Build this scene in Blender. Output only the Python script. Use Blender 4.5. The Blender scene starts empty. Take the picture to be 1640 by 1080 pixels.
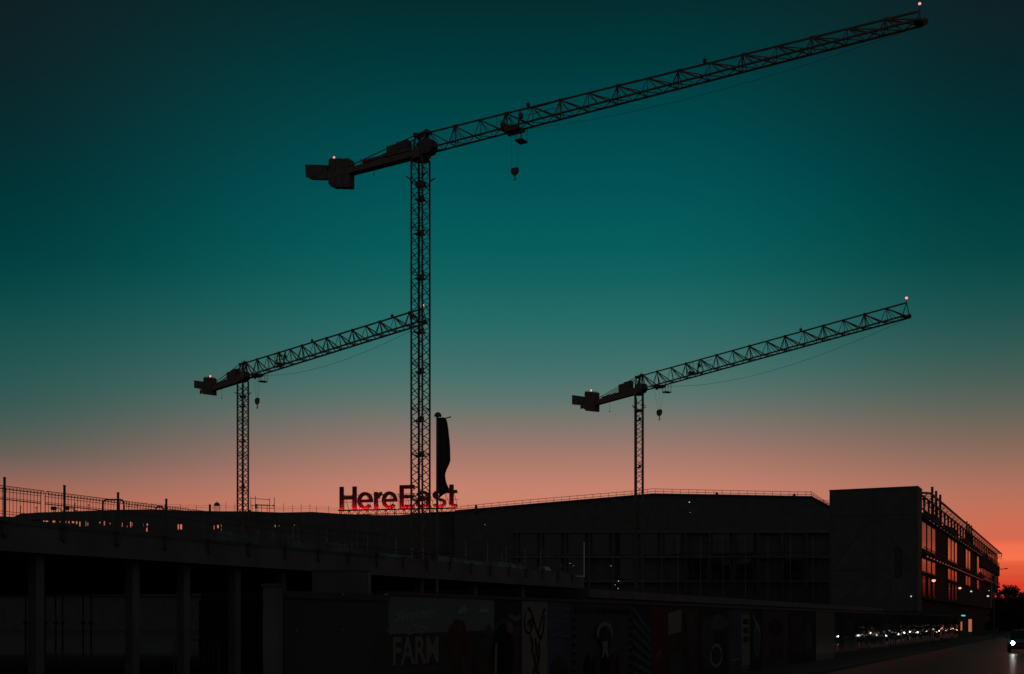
import bpy, math, random
from mathutils import Vector, Matrix
R = math.radians
random.seed(11)
scn = bpy.context.scene
col = scn.collection

# ------------------------------------------------------------------ camera
F = 1900.0                      # focal length in photo pixels (1640 wide)
HOR = 995.0                     # horizon row
EYE = 2.0
cam = bpy.data.cameras.new('camera')
cam.sensor_width = 36.0
cam.lens = 36.0 * F / 1640.0
cam.shift_y = (HOR - 540.0) / 1640.0
cam.clip_start = 0.1
cam.clip_end = 8000
camo = bpy.data.objects.new('camera', cam)
camo.location = (0, 0, EYE)
camo.rotation_euler = (R(90), 0, 0)
col.objects.link(camo)
scn.camera = camo

# ------------------------------------------------------------------ sky
def lin(c):
    return tuple((v / 255 / 12.92) if v / 255 <= 0.04045 else ((v / 255 + 0.055) / 1.055) ** 2.4 for v in c) + (1,)

SKY_MAX = 0.56
SKY_LEFT = [(820, (186, 106, 84)), (790, (165, 102, 84)), (760, (132, 98, 88)), (730, (100, 93, 86)), (700, (76, 91, 85)), (650, (50, 87, 83)), (600, (36, 84, 80)), (550, (26, 79, 76)),
            (500, (12, 73, 71)), (450, (2, 66, 66)), (400, (0, 58, 60)), (300, (2, 48, 51)), (200, (8, 39, 43)), (100, (13, 33, 37)), (0, (15, 30, 34)), (-250, (13, 25, 29))]
SKY_MID = [(900, (222, 112, 82)), (840, (212, 124, 98)), (805, (203, 129, 107)), (780, (196, 129, 109)), (760, (184, 125, 109)), (730, (164, 121, 108)), (700, (141, 118, 109)), (670, (118, 117, 109)), (640, (93, 116, 110)),
           (600, (70, 113, 108)), (560, (54, 109, 105)), (510, (36, 105, 102)), (450, (18, 98, 96)), (400, (7, 93, 92)), (310, (2, 83, 86)),
           (200, (0, 70, 73)), (100, (0, 57, 60)), (0, (4, 44, 46)), (-250, (8, 32, 36))]
SKY_RIGHT = [(985, (170, 34, 26)), (958, (212, 48, 36)), (940, (222, 60, 42)), (922, (216, 78, 50)), (906, (226, 92, 58)), (894, (248, 114, 77)), (876, (242, 112, 78)), (862, (212, 104, 78)), (840, (205, 108, 82)), (810, (192, 111, 88)),
             (780, (176, 112, 94)), (740, (150, 108, 92)), (700, (124, 103, 90)), (650, (95, 98, 88)), (600, (70, 92, 85)), (550, (48, 87, 82)), (500, (30, 81, 78)),
             (450, (16, 75, 72)), (400, (5, 67, 66)), (300, (0, 57, 58)), (200, (2, 47, 50)), (100, (8, 38, 42)), (0, (14, 32, 36)), (-250, (13, 25, 29))]
AMB = (70, 70, 70)              # unseen sky away from the sunset, raised to fill camera-facing sides

w = bpy.data.worlds.new('World')
scn.world = w
w.use_nodes = True
nt = w.node_tree
for n in list(nt.nodes):
    nt.nodes.remove(n)
def N(tree, t, **kw):
    n = tree.nodes.new(t)
    for k, v in kw.items():
        setattr(n, k, v)
    return n
def math_node(tree, op, a, b=None, clamp=False):
    n = N(tree, 'ShaderNodeMath', operation=op)
    n.use_clamp = clamp
    for i, v in enumerate((a, b)):
        if v is None:
            continue
        if isinstance(v, (int, float)):
            n.inputs[i].default_value = v
        else:
            tree.links.new(v, n.inputs[i])
    return n.outputs[0]
tc = N(nt, 'ShaderNodeTexCoord')
sx = N(nt, 'ShaderNodeSeparateXYZ')
nt.links.new(tc.outputs['Generated'], sx.inputs[0])
X_, Y_, Z_ = sx.outputs
az = math_node(nt, 'ARCTAN2', X_, Y_)                       # 0 = straight ahead, + to the right
hyp = math_node(nt, 'SQRT', math_node(nt, 'ADD', math_node(nt, 'MULTIPLY', X_, X_), math_node(nt, 'MULTIPLY', Y_, Y_)))
tel = math_node(nt, 'DIVIDE', Z_, math_node(nt, 'MAXIMUM', hyp, 0.02))
# faint level streaks of cloud low over the sunset
cmb = N(nt, 'ShaderNodeCombineXYZ')
nt.links.new(math_node(nt, 'MULTIPLY', az, 7.0), cmb.inputs[0])
nt.links.new(math_node(nt, 'MULTIPLY', tel, 190.0), cmb.inputs[1])
nz = N(nt, 'ShaderNodeTexNoise')
nz.inputs['Scale'].default_value = 1.0
nz.inputs['Detail'].default_value = 3.0
nt.links.new(cmb.outputs[0], nz.inputs['Vector'])
low = math_node(nt, 'SUBTRACT', 1.0, math_node(nt, 'DIVIDE', tel, 0.09), clamp=True)
wob = math_node(nt, 'MULTIPLY', math_node(nt, 'MULTIPLY', math_node(nt, 'SUBTRACT', nz.outputs[0], 0.5), 0.022), low)
tel2 = math_node(nt, 'ADD', tel, wob)
fac = math_node(nt, 'DIVIDE', tel2, SKY_MAX + 0.12, clamp=True)
def ramp(stops, px):
    c = math.cos(math.atan((px - 820) / F))
    r = N(nt, 'ShaderNodeValToRGB')
    e = r.color_ramp.elements
    pts = [((HOR - y) / F * c / (SKY_MAX + 0.12), lin(cc)) for y, cc in stops]
    pts.append((1.0, lin((11, 21, 25))))
    while len(e) > 1:
        e.remove(e[-1])
    e[0].position, e[0].color = pts[0]
    for p, cc in pts[1:]:
        k = e.new(min(p, 1.0))
        k.color = cc
    nt.links.new(fac, r.inputs[0])
    return r.outputs[0]
def smooth(v, a, b):
    m = N(nt, 'ShaderNodeMapRange', interpolation_type='SMOOTHSTEP')
    m.inputs[1].default_value = a
    m.inputs[2].default_value = b
    nt.links.new(v, m.inputs[0])
    return m.outputs[0]
def mixc(f, a, b):
    m = N(nt, 'ShaderNodeMix', data_type='RGBA')
    nt.links.new(f, m.inputs[0])
    for s, v in ((6, a), (7, b)):
        if isinstance(v, tuple):
            m.inputs[s].default_value = v
        else:
            nt.links.new(v, m.inputs[s])
    return m.outputs[2]
s_l, s_m, s_r = ramp(SKY_LEFT, 30), ramp(SKY_MID, 820), ramp(SKY_RIGHT, 1620)
c1 = mixc(smooth(az, -0.46, -0.05), s_l, s_m)
c2 = mixc(smooth(az, 0.10, 0.42), c1, s_r)
aabs = math_node(nt, 'ABSOLUTE', az)
c3 = mixc(smooth(aabs, 0.75, 1.5), c2, lin(AMB))
bg = N(nt, 'ShaderNodeBackground')
nt.links.new(c3, bg.inputs[0])
bg.inputs[1].default_value = 1.0
wo = N(nt, 'ShaderNodeOutputWorld')
nt.links.new(bg.outputs[0], wo.inputs[0])

# the sun is already under the horizon: only a trace of its red afterglow is left as a lamp
sun = bpy.data.lights.new('sun', 'SUN')
sun.energy = 0.002
sun.angle = R(12)
sun.color = (1.0, 0.35, 0.2)
suno = bpy.data.objects.new('sun', sun)
sd = Vector((0.62, 0.78, 0.03)).normalized()
suno.rotation_euler = sd.to_track_quat('Z', 'Y').to_euler()
suno.location = (120, 150, 40)
col.objects.link(suno)

scn.view_settings.view_transform = 'Standard'
scn.view_settings.look = 'None'
scn.view_settings.exposure = 0.0
scn.view_settings.gamma = 1.0
scn.render.engine = 'CYCLES'
scn.cycles.use_denoising = True
scn.cycles.max_bounces = 6
scn.cycles.sample_clamp_indirect = 3.0

# ------------------------------------------------------------------ helpers
def at(px, py, Y):
    return Vector(((px - 820) / F * Y, Y, EYE + (HOR - py) / F * Y))
D = Vector((0.432, 0.902, 0)).normalized()          # along the street
PERP = Vector((-D.y, D.x, 0))                       # away from the street, to the left
UP = Vector((0, 0, 1))

class MB:
    """collects shapes and links them as one mesh object"""
    def __init__(self):
        self.v, self.f, self.m = [], [], []
        self.mi = 0
    def face(self, pts):
        b = len(self.v)
        self.v += [Vector(p) for p in pts]
        self.f.append(tuple(range(b, b + len(pts))))
        self.m.append(self.mi)
    def hexa(self, p):
        b = len(self.v)
        self.v += [Vector(q) for q in p]
        for f in ((0, 3, 2, 1), (4, 5, 6, 7), (0, 1, 5, 4), (1, 2, 6, 5), (2, 3, 7, 6), (3, 0, 4, 7)):
            self.f.append(tuple(b + i for i in f))
            self.m.append(self.mi)
    def obox(self, o, ax, ay, az_):
        o = Vector(o)
        self.hexa([o, o + ax, o + ax + ay, o + ay, o + az_, o + ax + az_, o + ax + ay + az_, o + ay + az_])
    def box(self, x0, y0, z0, x1, y1, z1):
        self.obox((x0, y0, z0), Vector((x1 - x0, 0, 0)), Vector((0, y1 - y0, 0)), Vector((0, 0, z1 - z0)))
    def cbox(self, c, ax, ay, az_):
        self.obox(Vector(c) - (ax + ay + az_) / 2, ax, ay, az_)
    def bar(self, p, q, t, t2=None, up=None):
        p, q = Vector(p), Vector(q)
        d = (q - p)
        if d.length < 1e-6:
            return
        dn = d.normalized()
        u = up or (UP if abs(dn.z) < 0.95 else Vector((1, 0, 0)))
        s = dn.cross(u).normalized()
        n = s.cross(dn).normalized()
        t2 = t2 or t
        self.obox(p - s * t / 2 - n * t2 / 2, s * t, d, n * t2)
    def tube(self, p, q, r, n=8, r2=None, cap=True):
        p, q = Vector(p), Vector(q)
        r2 = r if r2 is None else r2
        dn = (q - p).normalized()
        u = UP if abs(dn.z) < 0.95 else Vector((1, 0, 0))
        s = dn.cross(u).normalized()
        t = s.cross(dn).normalized()
        b = len(self.v)
        for k in range(n):
            a = 2 * math.pi * k / n
            o = s * math.cos(a) + t * math.sin(a)
            self.v.append(p + o * r)
            self.v.append(q + o * r2)
        for k in range(n):
            k2 = (k + 1) % n
            self.f.append((b + 2 * k, b + 2 * k2, b + 2 * k2 + 1, b + 2 * k + 1))
            self.m.append(self.mi)
        if cap:
            self.f.append(tuple(b + 2 * k for k in range(n - 1, -1, -1)))
            self.f.append(tuple(b + 2 * k + 1 for k in range(n)))
            self.m += [self.mi, self.mi]
    def path(self, pts, r, n=6):
        for a, b_ in zip(pts, pts[1:]):
            self.tube(a, b_, r, n)
    def ball(self, c, r, n=10, sz=1.0):
        c = Vector(c)
        rows = n // 2
        b = len(self.v)
        for i in range(rows + 1):
            th = math.pi * i / rows
            for k in range(n):
                ph = 2 * math.pi * k / n
                self.v.append(c + Vector((math.sin(th) * math.cos(ph), math.sin(th) * math.sin(ph), sz * math.cos(th))) * r)
        for i in range(rows):
            for k in range(n):
                k2 = (k + 1) % n
                self.f.append((b + i * n + k, b + (i + 1) * n + k, b + (i + 1) * n + k2, b + i * n + k2))
                self.m.append(self.mi)
    def prism(self, pts, ext):
        """closed polygon pts (3-D, planar) pushed along ext"""
        b = len(self.v)
        n = len(pts)
        self.v += [Vector(p) for p in pts] + [Vector(p) + ext for p in pts]
        self.f.append(tuple(range(b + n - 1, b - 1, -1)))
        self.f.append(tuple(range(b + n, b + 2 * n)))
        self.m += [self.mi, self.mi]
        for k in range(n):
            k2 = (k + 1) % n
            self.f.append((b + k, b + k2, b + n + k2, b + n + k))
            self.m.append(self.mi)
    def build(self, name, mat, parent=None, smooth=False):
        me = bpy.data.meshes.new(name)
        org = ORG.get(parent.name, Vector((0, 0, 0))) if parent else Vector((0, 0, 0))
        me.from_pydata([tuple(v - org) for v in self.v], [], self.f)
        mats = mat if isinstance(mat, (list, tuple)) else [mat]
        for m_ in mats:
            me.materials.append(m_)
        if len(mats) > 1:
            me.polygons.foreach_set('material_index', self.m)
        if smooth:
            me.polygons.foreach_set('use_smooth', [True] * len(me.polygons))
        import bmesh
        bm = bmesh.new()
        bm.from_mesh(me)
        bmesh.ops.recalc_face_normals(bm, faces=bm.faces)
        bm.to_mesh(me)
        bm.free()
        me.update()
        o = bpy.data.objects.new(name, me)
        col.objects.link(o)
        if parent:
            o.parent = parent
        ORG[o.name] = org
        return o
ORG = {}
def tag(o, label=None, cat=None, group=None, kind=None):
    if label: o['label'] = label
    if cat: o['category'] = cat
    if group: o['group'] = group
    if kind: o['kind'] = kind
    return o
def empty(name, loc, label=None, cat=None, group=None):
    o = bpy.data.objects.new(name, None)
    o.location = loc
    o.empty_display_size = 0.3
    col.objects.link(o)
    ORG[o.name] = Vector(loc)
    return tag(o, label, cat, group)
def copy_tree(o, parent=None):
    c = o.copy()
    col.objects.link(c)
    if parent:
        c.parent = parent
    for ch in list(o.children):
        copy_tree(ch, c)
    return c

def mat(name, a, b=None, scale=4.0, rough=0.7, metal=0.0, spec=0.3, bump=0.0, stretch=None, coat=0.0):
    m = bpy.data.materials.new(name)
    m.use_nodes = True
    t = m.node_tree
    p = t.nodes['Principled BSDF']
    a = tuple(a) + (1,)
    b = tuple(b) + (1,) if b else tuple(x * 0.7 for x in a[:3]) + (1,)
    co = N(t, 'ShaderNodeTexCoord')
    mp = N(t, 'ShaderNodeMapping')
    if stretch:
        mp.inputs['Scale'].default_value = stretch
    n1 = N(t, 'ShaderNodeTexNoise')
    n1.inputs['Scale'].default_value = scale
    n1.inputs['Detail'].default_value = 6
    t.links.new(co.outputs['Object'], mp.inputs[0])
    t.links.new(mp.outputs[0], n1.inputs['Vector'])
    mx = N(t, 'ShaderNodeMix', data_type='RGBA')
    mx.inputs[6].default_value = a
    mx.inputs[7].default_value = b
    mr = N(t, 'ShaderNodeMapRange')
    mr.inputs[1].default_value = 0.35
    mr.inputs[2].default_value = 0.65
    t.links.new(n1.outputs[0], mr.inputs[0])
    t.links.new(mr.outputs[0], mx.inputs[0])
    t.links.new(mx.outputs[2], p.inputs['Base Color'])
    p.inputs['Roughness'].default_value = rough
    p.inputs['Metallic'].default_value = metal
    p.inputs['Specular IOR Level'].default_value = spec
    p.inputs['Coat Weight'].default_value = coat
    p.inputs['Coat Roughness'].default_value = 0.03
    if bump:
        bp = N(t, 'ShaderNodeBump')
        bp.inputs['Strength'].default_value = bump
        bp.inputs['Distance'].default_value = 0.02
        t.links.new(n1.outputs[0], bp.inputs['Height'])
        t.links.new(bp.outputs[0], p.inputs['Normal'])
    return m
def glow(name, c, s):
    m = bpy.data.materials.new(name)
    m.use_nodes = True
    p = m.node_tree.nodes['Principled BSDF']
    p.inputs['Base Color'].default_value = tuple(x * 0.3 for x in c) + (1,)
    p.inputs['Emission Color'].default_value = tuple(c) + (1,)
    p.inputs['Emission Strength'].default_value = s
    return m

M = {
    'crane': mat('crane_paint', (0.161, 0.124, 0.112), (0.112, 0.081, 0.074), 3, 0.6, 0, 0.2),
    'weight': mat('counterweight_concrete', (0.156, 0.138, 0.132), (0.108, 0.096, 0.090), 1.5, 0.9, 0, 0.1),
    'rope': mat('wire_rope', (0.12, 0.12, 0.12), None, 8, 0.6, 0, 0.2),
    'concrete': mat('raw_concrete', (0.155, 0.15, 0.15), (0.115, 0.112, 0.112), 0.8, 0.9, 0, 0.12, 0.3),
    'concrete_dk': mat('weathered_concrete', (0.119, 0.115, 0.108), (0.084, 0.081, 0.077), 0.9, 0.9, 0, 0.1, 0.3),
    'clad': mat('dark_cladding', (0.124, 0.118, 0.115), (0.093, 0.090, 0.087), 0.6, 0.75, 0, 0.12, 0.0, (1, 1, 0.15)),
    'clad2': mat('charcoal_cladding', (0.112, 0.112, 0.108), (0.088, 0.088, 0.086), 0.7, 0.8, 0, 0.1),
    'steel': mat('dark_steel', (0.112, 0.108, 0.105), (0.077, 0.073, 0.070), 3, 0.6, 0, 0.15),
    'galv': mat('galvanised_tube', (0.300, 0.330, 0.330), (0.210, 0.232, 0.232), 5, 0.55, 0.2, 0.4),
    'sheet_glint': mat('sheeting_sky_glint', (0.180, 0.270, 0.262), (0.075, 0.112, 0.112), 0.7, 0.5, 0, 0.3),
    'timber': mat('scaffold_boards', (0.175, 0.140, 0.105), (0.126, 0.098, 0.077), 3, 0.85, 0, 0.1),
    'ground': mat('site_ground', (0.075, 0.068, 0.06), (0.045, 0.042, 0.04), 0.25, 0.95, 0, 0.05, 0.4),
    'asphalt': mat('damp_asphalt', (0.060, 0.057, 0.055), (0.042, 0.040, 0.039), 1.2, 0.32, 0, 0.0012, 0.2),
    'paving': mat('pavement_slabs', (0.072, 0.069, 0.066), (0.048, 0.048, 0.047), 1.2, 0.9, 0, 0.1, 0.2),
    'kerb': mat('kerb_stone', (0.110, 0.105, 0.100), None, 2, 0.85, 0, 0.1),
    'street_clad': mat('brown_street_cladding', (0.045, 0.043, 0.042), (0.035, 0.034, 0.033), 0.7, 0.85, 0, 0.05),
    'dull_glass': mat('ground_floor_glass_dimmed', (0.02, 0.016, 0.015), (0.014, 0.012, 0.011), 1, 0.2, 0, 0.006),  # sky reflection dimmed in the material, standing in for trees blocking it
    'l_near': glow('headlamp_near', (1.0, 0.95, 0.88), 75.0),
    'glass': mat('tinted_facade_glass', (0.03, 0.022, 0.02), (0.02, 0.016, 0.015), 1, 0.04, 0, 0.5),
    'bark': mat('bark', (0.06, 0.05, 0.04), None, 6, 0.9, 0, 0.1),
    'leaf': mat('dusk_foliage', (0.05, 0.06, 0.04), (0.03, 0.035, 0.025), 0.6, 0.9, 0, 0.05),
    'sign_red': mat('red_sign_paint', (0.13, 0.045, 0.055), (0.11, 0.04, 0.048), 1.2, 0.55, 0, 0.2),
    'sign_side': mat('sign_return_metal', (0.10, 0.07, 0.07), None, 2, 0.6, 0, 0.2),
    'flag': mat('dark_flag_cloth', (0.080, 0.114, 0.114), (0.078, 0.075, 0.078), 3, 0.9, 0, 0.1),
    'black': mat('black_boarding', (0.075, 0.075, 0.074), (0.060, 0.060, 0.058), 1, 0.7, 0, 0.1),
    'car': mat('dark_car_paint', (0.03, 0.035, 0.04), None, 2, 0.25, 0.3, 0.5, 0, None, 0.8),
    'tyre': mat('tyre_rubber', (0.025, 0.025, 0.025), None, 4, 0.85, 0, 0.2),
    'rim': mat('alloy_rim', (0.35, 0.35, 0.36), None, 4, 0.35, 0.8, 0.5),
    'carglass': mat('car_glass', (0.02, 0.025, 0.028), None, 2, 0.05, 0, 0.6),
    'cabin': mat('grey_cabin_skin', (0.153, 0.140, 0.149), (0.122, 0.113, 0.117), 1, 0.7, 0, 0.15),
    'pale_post': mat('pale_post', (0.675, 0.720, 0.702), (0.540, 0.594, 0.585), 3, 0.6, 0, 0.3),
    'l_red': glow('obstruction_lamp_red', (1.0, 0.27, 0.25), 1.6),
    'l_sign': glow('red_led', (1.0, 0.02, 0.05), 110.0),
    'l_white': glow('site_lamp_white', (1.0, 0.82, 0.70), 0.9),
    'l_orange': glow('wall_lamp_orange', (1.0, 0.50, 0.38), 1.2),
    'l_sky_pane': glow('pane_sky_reflection', (1.0, 0.27, 0.12), 0.42),
    'l_green': glow('green_lamp', (0.10, 0.8, 0.65), 0.9),
    'l_head': glow('headlamp_cool', (0.90, 0.97, 1.0), 12.0),
    'l_warm': glow('headlamp_warm', (1.0, 0.58, 0.40), 9.0),
}

# ------------------------------------------------------------------ ground, road
def hoard_pt(Y, off=0.0, z=0.0):
    """point on the hoarding line at depth Y; off = metres towards the street"""
    p = Vector((0.479 * Y - 13.1, Y, z)) - PERP * off
    p.z = z
    return p
g = MB()
g.box(-3000, -300, -2.0, 3000, 6000, -0.15)
tag(g.build('ground', M['ground']), 'dark bare site ground and land all around', 'ground', kind='structure')
P0, P1 = hoard_pt(-60), hoard_pt(700)
Ld = P1 - P0
def strip(name, m, o0, o1, z0, z1, label, cat):
    b = MB()
    b.obox(P0 - PERP * o0 + UP * z0, Ld, -PERP * (o1 - o0), UP * (z1 - z0))
    return tag(b.build(name, m), label, cat, kind='structure')
strip('pavement', M['paving'], -0.6, 2.2, -0.146, 0.0, 'dark pavement running along the foot of the hoarding', 'pavement')
strip('kerb', M['kerb'], 2.2, 2.35, -0.146, 0.004, 'kerb between the pavement and the road', 'kerb')
strip('road', M['asphalt'], 2.35, 14.0, -0.146, -0.11, 'damp dark asphalt road', 'road')

# ------------------------------------------------------------------ far wing (left) with openings one can see the sky through
YW = 270.0
def P(px, py, Y=YW):
    return at(px, py, Y)
wing = empty('unfinished_wing', (P(250, 995).x, YW, 0), 'long low unfinished building across the left, its top storey slit with gaps of sky', 'building')
prof = [(-160, 823), (0, 827), (22, 828), (32, 823), (60, 821), (120, 819), (190, 816.5), (245, 816), (300, 818), (350, 819), (400, 819), (450, 821),
        (500, 820), (545, 823), (600, 825), (640, 825), (700, 820), (750, 818)]
def top_y(px):
    for (a, ya), (b, yb) in zip(prof, prof[1:]):
        if a <= px <= b:
            return ya + (yb - ya) * (px - a) / (b - a)
    return 820
def band_top(px): return 829.5 + max(px, 0) * 0.021
def band_bot(px): return 838 + max(px, 0) * 0.058
OPEN = [(50, 65.5, 832, 834.6), (68.5, 71, 833.5, 836), (72, 77, 834, 836), (83.5, 89, 834, 837), (91, 92.5, 834.5, 837), (95, 96.5, 834.5, 837),
        (104, 106, 834.5, 840), (109, 111, 834.5, 839), (114.5, 119, 835, 838), (121, 124, 835, 839.5), (126.3, 129.6, 835, 843), (136.5, 138, 834.5, 843), (139.5, 141.2, 837, 842),
        (157.5, 161, 836, 838.5), (164.5, 168.8, 834.5, 841.5), (175, 176.6, 837.5, 840.5), (194.8, 196.3, 837.5, 844), (202.8, 204.2, 841.5, 844.5), (207.8, 210.2, 836, 844.5), (211, 212.3, 837.5, 842),
        (228, 229.6, 838.5, 844), (234.4, 236.8, 838.5, 843), (233.6, 236.2, 845, 851.5), (283.8, 286.6, 840, 848.5), (288, 291.6, 840, 848.5), (342, 343.4, 842, 848),
        (347.3, 350.3, 841, 846), (353.6, 355.2, 839.5, 844), (353.8, 355.2, 846, 851), (385.5, 387, 841.5, 844), (397.2, 400.6, 841.8, 846.5), (388.2, 390, 847.5, 853), (439.8, 441.2, 840.8, 844.4)]
wb = MB()
x0 = -160
def wrect(pa, pb, ya, yb, d=0.3):
    # vertical wall slab between screen columns pa..pb, rows ya (top)..yb
    a, b = P(pa, ya), P(pb, yb)
    if b.x - a.x > 1e-4 and a.z - b.z > 1e-4:
        wb.box(a.x, YW, b.z, b.x, YW + d, a.z)
def wquad(pa, pb, ya0, ya1, yb, d=0.3):
    a0, a1, b0, b1 = P(pa, ya0), P(pb, ya1), P(pa, yb), P(pb, yb)
    e = Vector((0, d, 0))
    wb.hexa([b0, b1, b1 + e, b0 + e, a0, a1, a1 + e, a0 + e])
cuts = sorted(set([-160, 750] + [c for o_ in OPEN for c in o_[:2]] + [p for p, _ in prof]))
for a, b in zip(cuts, cuts[1:]):
    mid = (a + b) / 2
    holes = sorted([(o_[2], o_[3]) for o_ in OPEN if o_[0] <= mid <= o_[1]])
    if not holes:
        wquad(a, b, top_y(a), top_y(b), 880)
        continue
    wquad(a, b, top_y(a), top_y(b), holes[0][0])
    for k, (h0, h1) in enumerate(holes):
        nxt = holes[k + 1][0] if k + 1 < len(holes) else 880
        wrect(a, b, h1, nxt)
wb.build('wall', M['clad'], wing)
b = MB()                                   # storeys below, back frame and roof sheet
zb = P(0, 880).z
b.box(P(-160, 0).x, YW + 0.02, -0.14, P(750, 0).x, YW + 13, zb - 0.004)
b.build('lower_storeys', M['clad2'], wing)
b = MB()
for (pa, ya), (pb, yb) in zip(prof, prof[1:]):
    a0, a1 = P(pa, ya), P(pb, yb)
    e, dn = Vector((0, 13, 0)), Vector((0, 0, -0.35))
    s = Vector((0, 0.31, -0.02))
    b.hexa([a0 + s + dn, a1 + s + dn, a1 + e + dn, a0 + e + dn, a0 + s, a1 + s, a1 + e, a0 + e])
b.build('roof', M['clad2'], wing)
for k in range(14):
    px = -140 + k * 66
    b = MB()
    b.box(P(px, 0).x, YW + 12.2, zb, P(px, 0).x + 0.5, YW + 12.7, P(px, top_y(max(-159, min(749, px)))).z - 0.7)
    b.build('column', M['concrete_dk'], wing)
for k in range(3):
    b = MB()
    y = 884 + k * 34
    b.box(P(-160, 0).x, YW - 0.5, P(0, y).z - 0.35, P(750, 0).x, YW + 0.015, P(0, y).z)
    b.build('floor_edge', M['concrete_dk'], wing)

# thin edge-protection posts and the net line along the wing's roof
def roof_post(px, ytop, r=0.045, Y=YW - 0.12):
    base = P(px, top_y(px) + 1.5, Y)
    o = MB()
    o.tube(Vector((base.x, base.y, base.z)), P(px, ytop, Y), r, 6)
    return o
rail = empty('roof_edge_protection', P(120, top_y(120), YW - 0.12), 'thin posts and slack net lines along the roof edge of the long low building', 'edge protection')
for px, yt in [(206, 804), (220, 805.5), (234, 804.5), (242, 805.5), (264, 807.5), (289, 808), (314.5, 809), (335, 806.5), (362, 804.5), (376, 806), (454, 806.5),
               (468.7, 809), (482.4, 806.5), (496.3, 807.5), (506.7, 810), (526.4, 810)]:
    roof_post(px, yt).build('post', M['steel'], rail)
for a, b_ in ((200, 380), (440, 545)):
    for dy in (5.5, 8.6):
        o = MB()
        pts = []
        px = a
        while px <= b_:
            pts.append(P(px, top_y(px) - dy + 0.5 * math.sin(px * 0.24), YW - 0.12))
            px += 6
        o.path(pts, 0.022, 4)
        o.build('net_line', M['rope'], rail)
for a, b_ in ((200, 376), (441, 540)):
    o = MB()
    px = a
    while px < b_:
        o.bar(P(px, top_y(px) - 6.5, YW - 0.12), P(px, top_y(px) + 0.5, YW - 0.12), 0.014)
        px += 2.1
    o.build('safety_net', M['rope'], rail)

# scaffold frame on the roof beside the left crane
sc = empty('scaffold_tower', P(420, 820, YW - 2), 'square tube scaffold frame on the roof just right of the left crane mast', 'scaffold')
for px, yt in ((401.7, 796), (409, 794.5), (431.7, 798), (439.4, 797)):
    o = MB(); o.tube(P(px, 823, YW - 2), P(px, yt, YW - 2), 0.07, 6); o.build('standard', M['steel'], sc)
for (xa, ya, xb, yb) in ((401.7, 798.4, 431.7, 800.6), (401.7, 809.4, 440, 810.5), (409, 813.5, 440, 814.5), (412, 808.5, 432, 809.2)):
    o = MB(); o.tube(P(xa, ya, YW - 2), P(xb, yb, YW - 2), 0.07, 6); o.build('ledger', M['steel'], sc)
for px in (404, 411, 413, 419, 428):
    o = MB(); o.tube(P(px, 820, YW - 2), P(px, 808.5, YW - 2), 0.06, 6); o.build('toe_post', M['steel'], sc)
o = MB(); o.cbox(P(410, 811, YW - 2), Vector((0.4, 0, 0)), Vector((0, 0.4, 0)), Vector((0, 0, 1.0))); o.build('stair_gate', M['steel'], sc)
o = MB(); o.cbox(P(438, 810, YW - 2), Vector((0.35, 0, 0)), Vector((0, 0.3, 0)), Vector((0, 0, 0.3))); o.build('coupler', M['steel'], sc)

# domed vent cowl with open sides on the roof
cw = empty('roof_cowl', P(347.5, 819, YW + 1), 'small domed ventilator cowl with open sides on the roof left of the crane mast', 'vent')
o = MB()
for dx in (-4.6, -1.6, 1.6, 4.6):
    o.tube(P(347.5 + dx, 820, YW + 1), P(347.5 + dx, 809.5, YW + 1), 0.07, 6)
o.build('post', M['steel'], cw)
o = MB()
pts = []
c = P(347.5, 810, YW + 1)
for i in range(8):
    a0, a1 = i / 8, (i + 1) / 8
    o.tube(c + UP * (0.75 * math.sin(a0 * 1.5)), c + UP * (0.75 * math.sin(a1 * 1.5)), 0.72 * math.cos(a0 * 1.5), 12, 0.72 * math.cos(a1 * 1.5))
o.tube(c + UP * 0.7, c + UP * 1.05, 0.06, 6)
o.build('dome', M['steel'], cw)

# plant and clutter on the roof at the left, behind the mesh fence
for (px, py, w_, h_, nm, lb) in ((86, 808, 1.0, 1.5, 'roof_extract_unit', 'boxy extract unit on the roof beyond the mesh fence, left of the second post'),
                                 (107, 809, 0.9, 1.3, 'roof_extract_unit', 'squat extract unit with a side pipe on the roof, right of the second fence post')):
    e_ = empty(nm, P(px, top_y(px), YW + 3), lb, 'roof unit', 'extract units on the low roof')
    o = MB(); c = P(px, top_y(px), YW + 3)
    o.cbox(c + UP * (h_ * 0.55), Vector((w_, 0, 0)), Vector((0, w_, 0)), UP * (h_ * 0.5))
    o.tube(c + UP * -0.4, c + UP * (h_ * 0.4), 0.08, 6); o.tube(c + Vector((w_ * .4, 0, -0.4)), c + Vector((w_ * .4, 0, h_ * 0.4)), 0.08, 6)
    o.build('body', M['steel'], e_)
    o = MB()
    o.path([c + Vector((w_ * .4, 0, h_ * .6)), c + Vector((w_ * .4 + 1.2, 0, h_ * .6)), c + Vector((w_ * .4 + 1.2, 0, h_ * .15)), c + Vector((w_ * .4 + 2.0, 0, h_ * .15))], 0.1, 8)
    o.build('duct', M['steel'], e_)
for px, yt in ((33, 811), (58, 812), (120, 806), (142, 808)):
    e_ = MB(); e_.tube(P(px, top_y(px) + 1, YW + 2), P(px, yt, YW + 2), 0.06, 6)
    e_.cbox(P(px, yt + 1, YW + 2), Vector((0.3, 0, 0)), Vector((0, 0.2, 0)), UP * 0.2)
    tag(e_.build('roof_pole', M['steel']), {33: 'short pole with a box head on the roof near the first fence post', 58: 'short pole on the roof midway between the first two fence posts',
        120: 'tall pole on the roof right of the extract units', 142: 'thin pole on the roof left of the hoop rail'}[px], 'pole', 'poles standing on the low roof')

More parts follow.
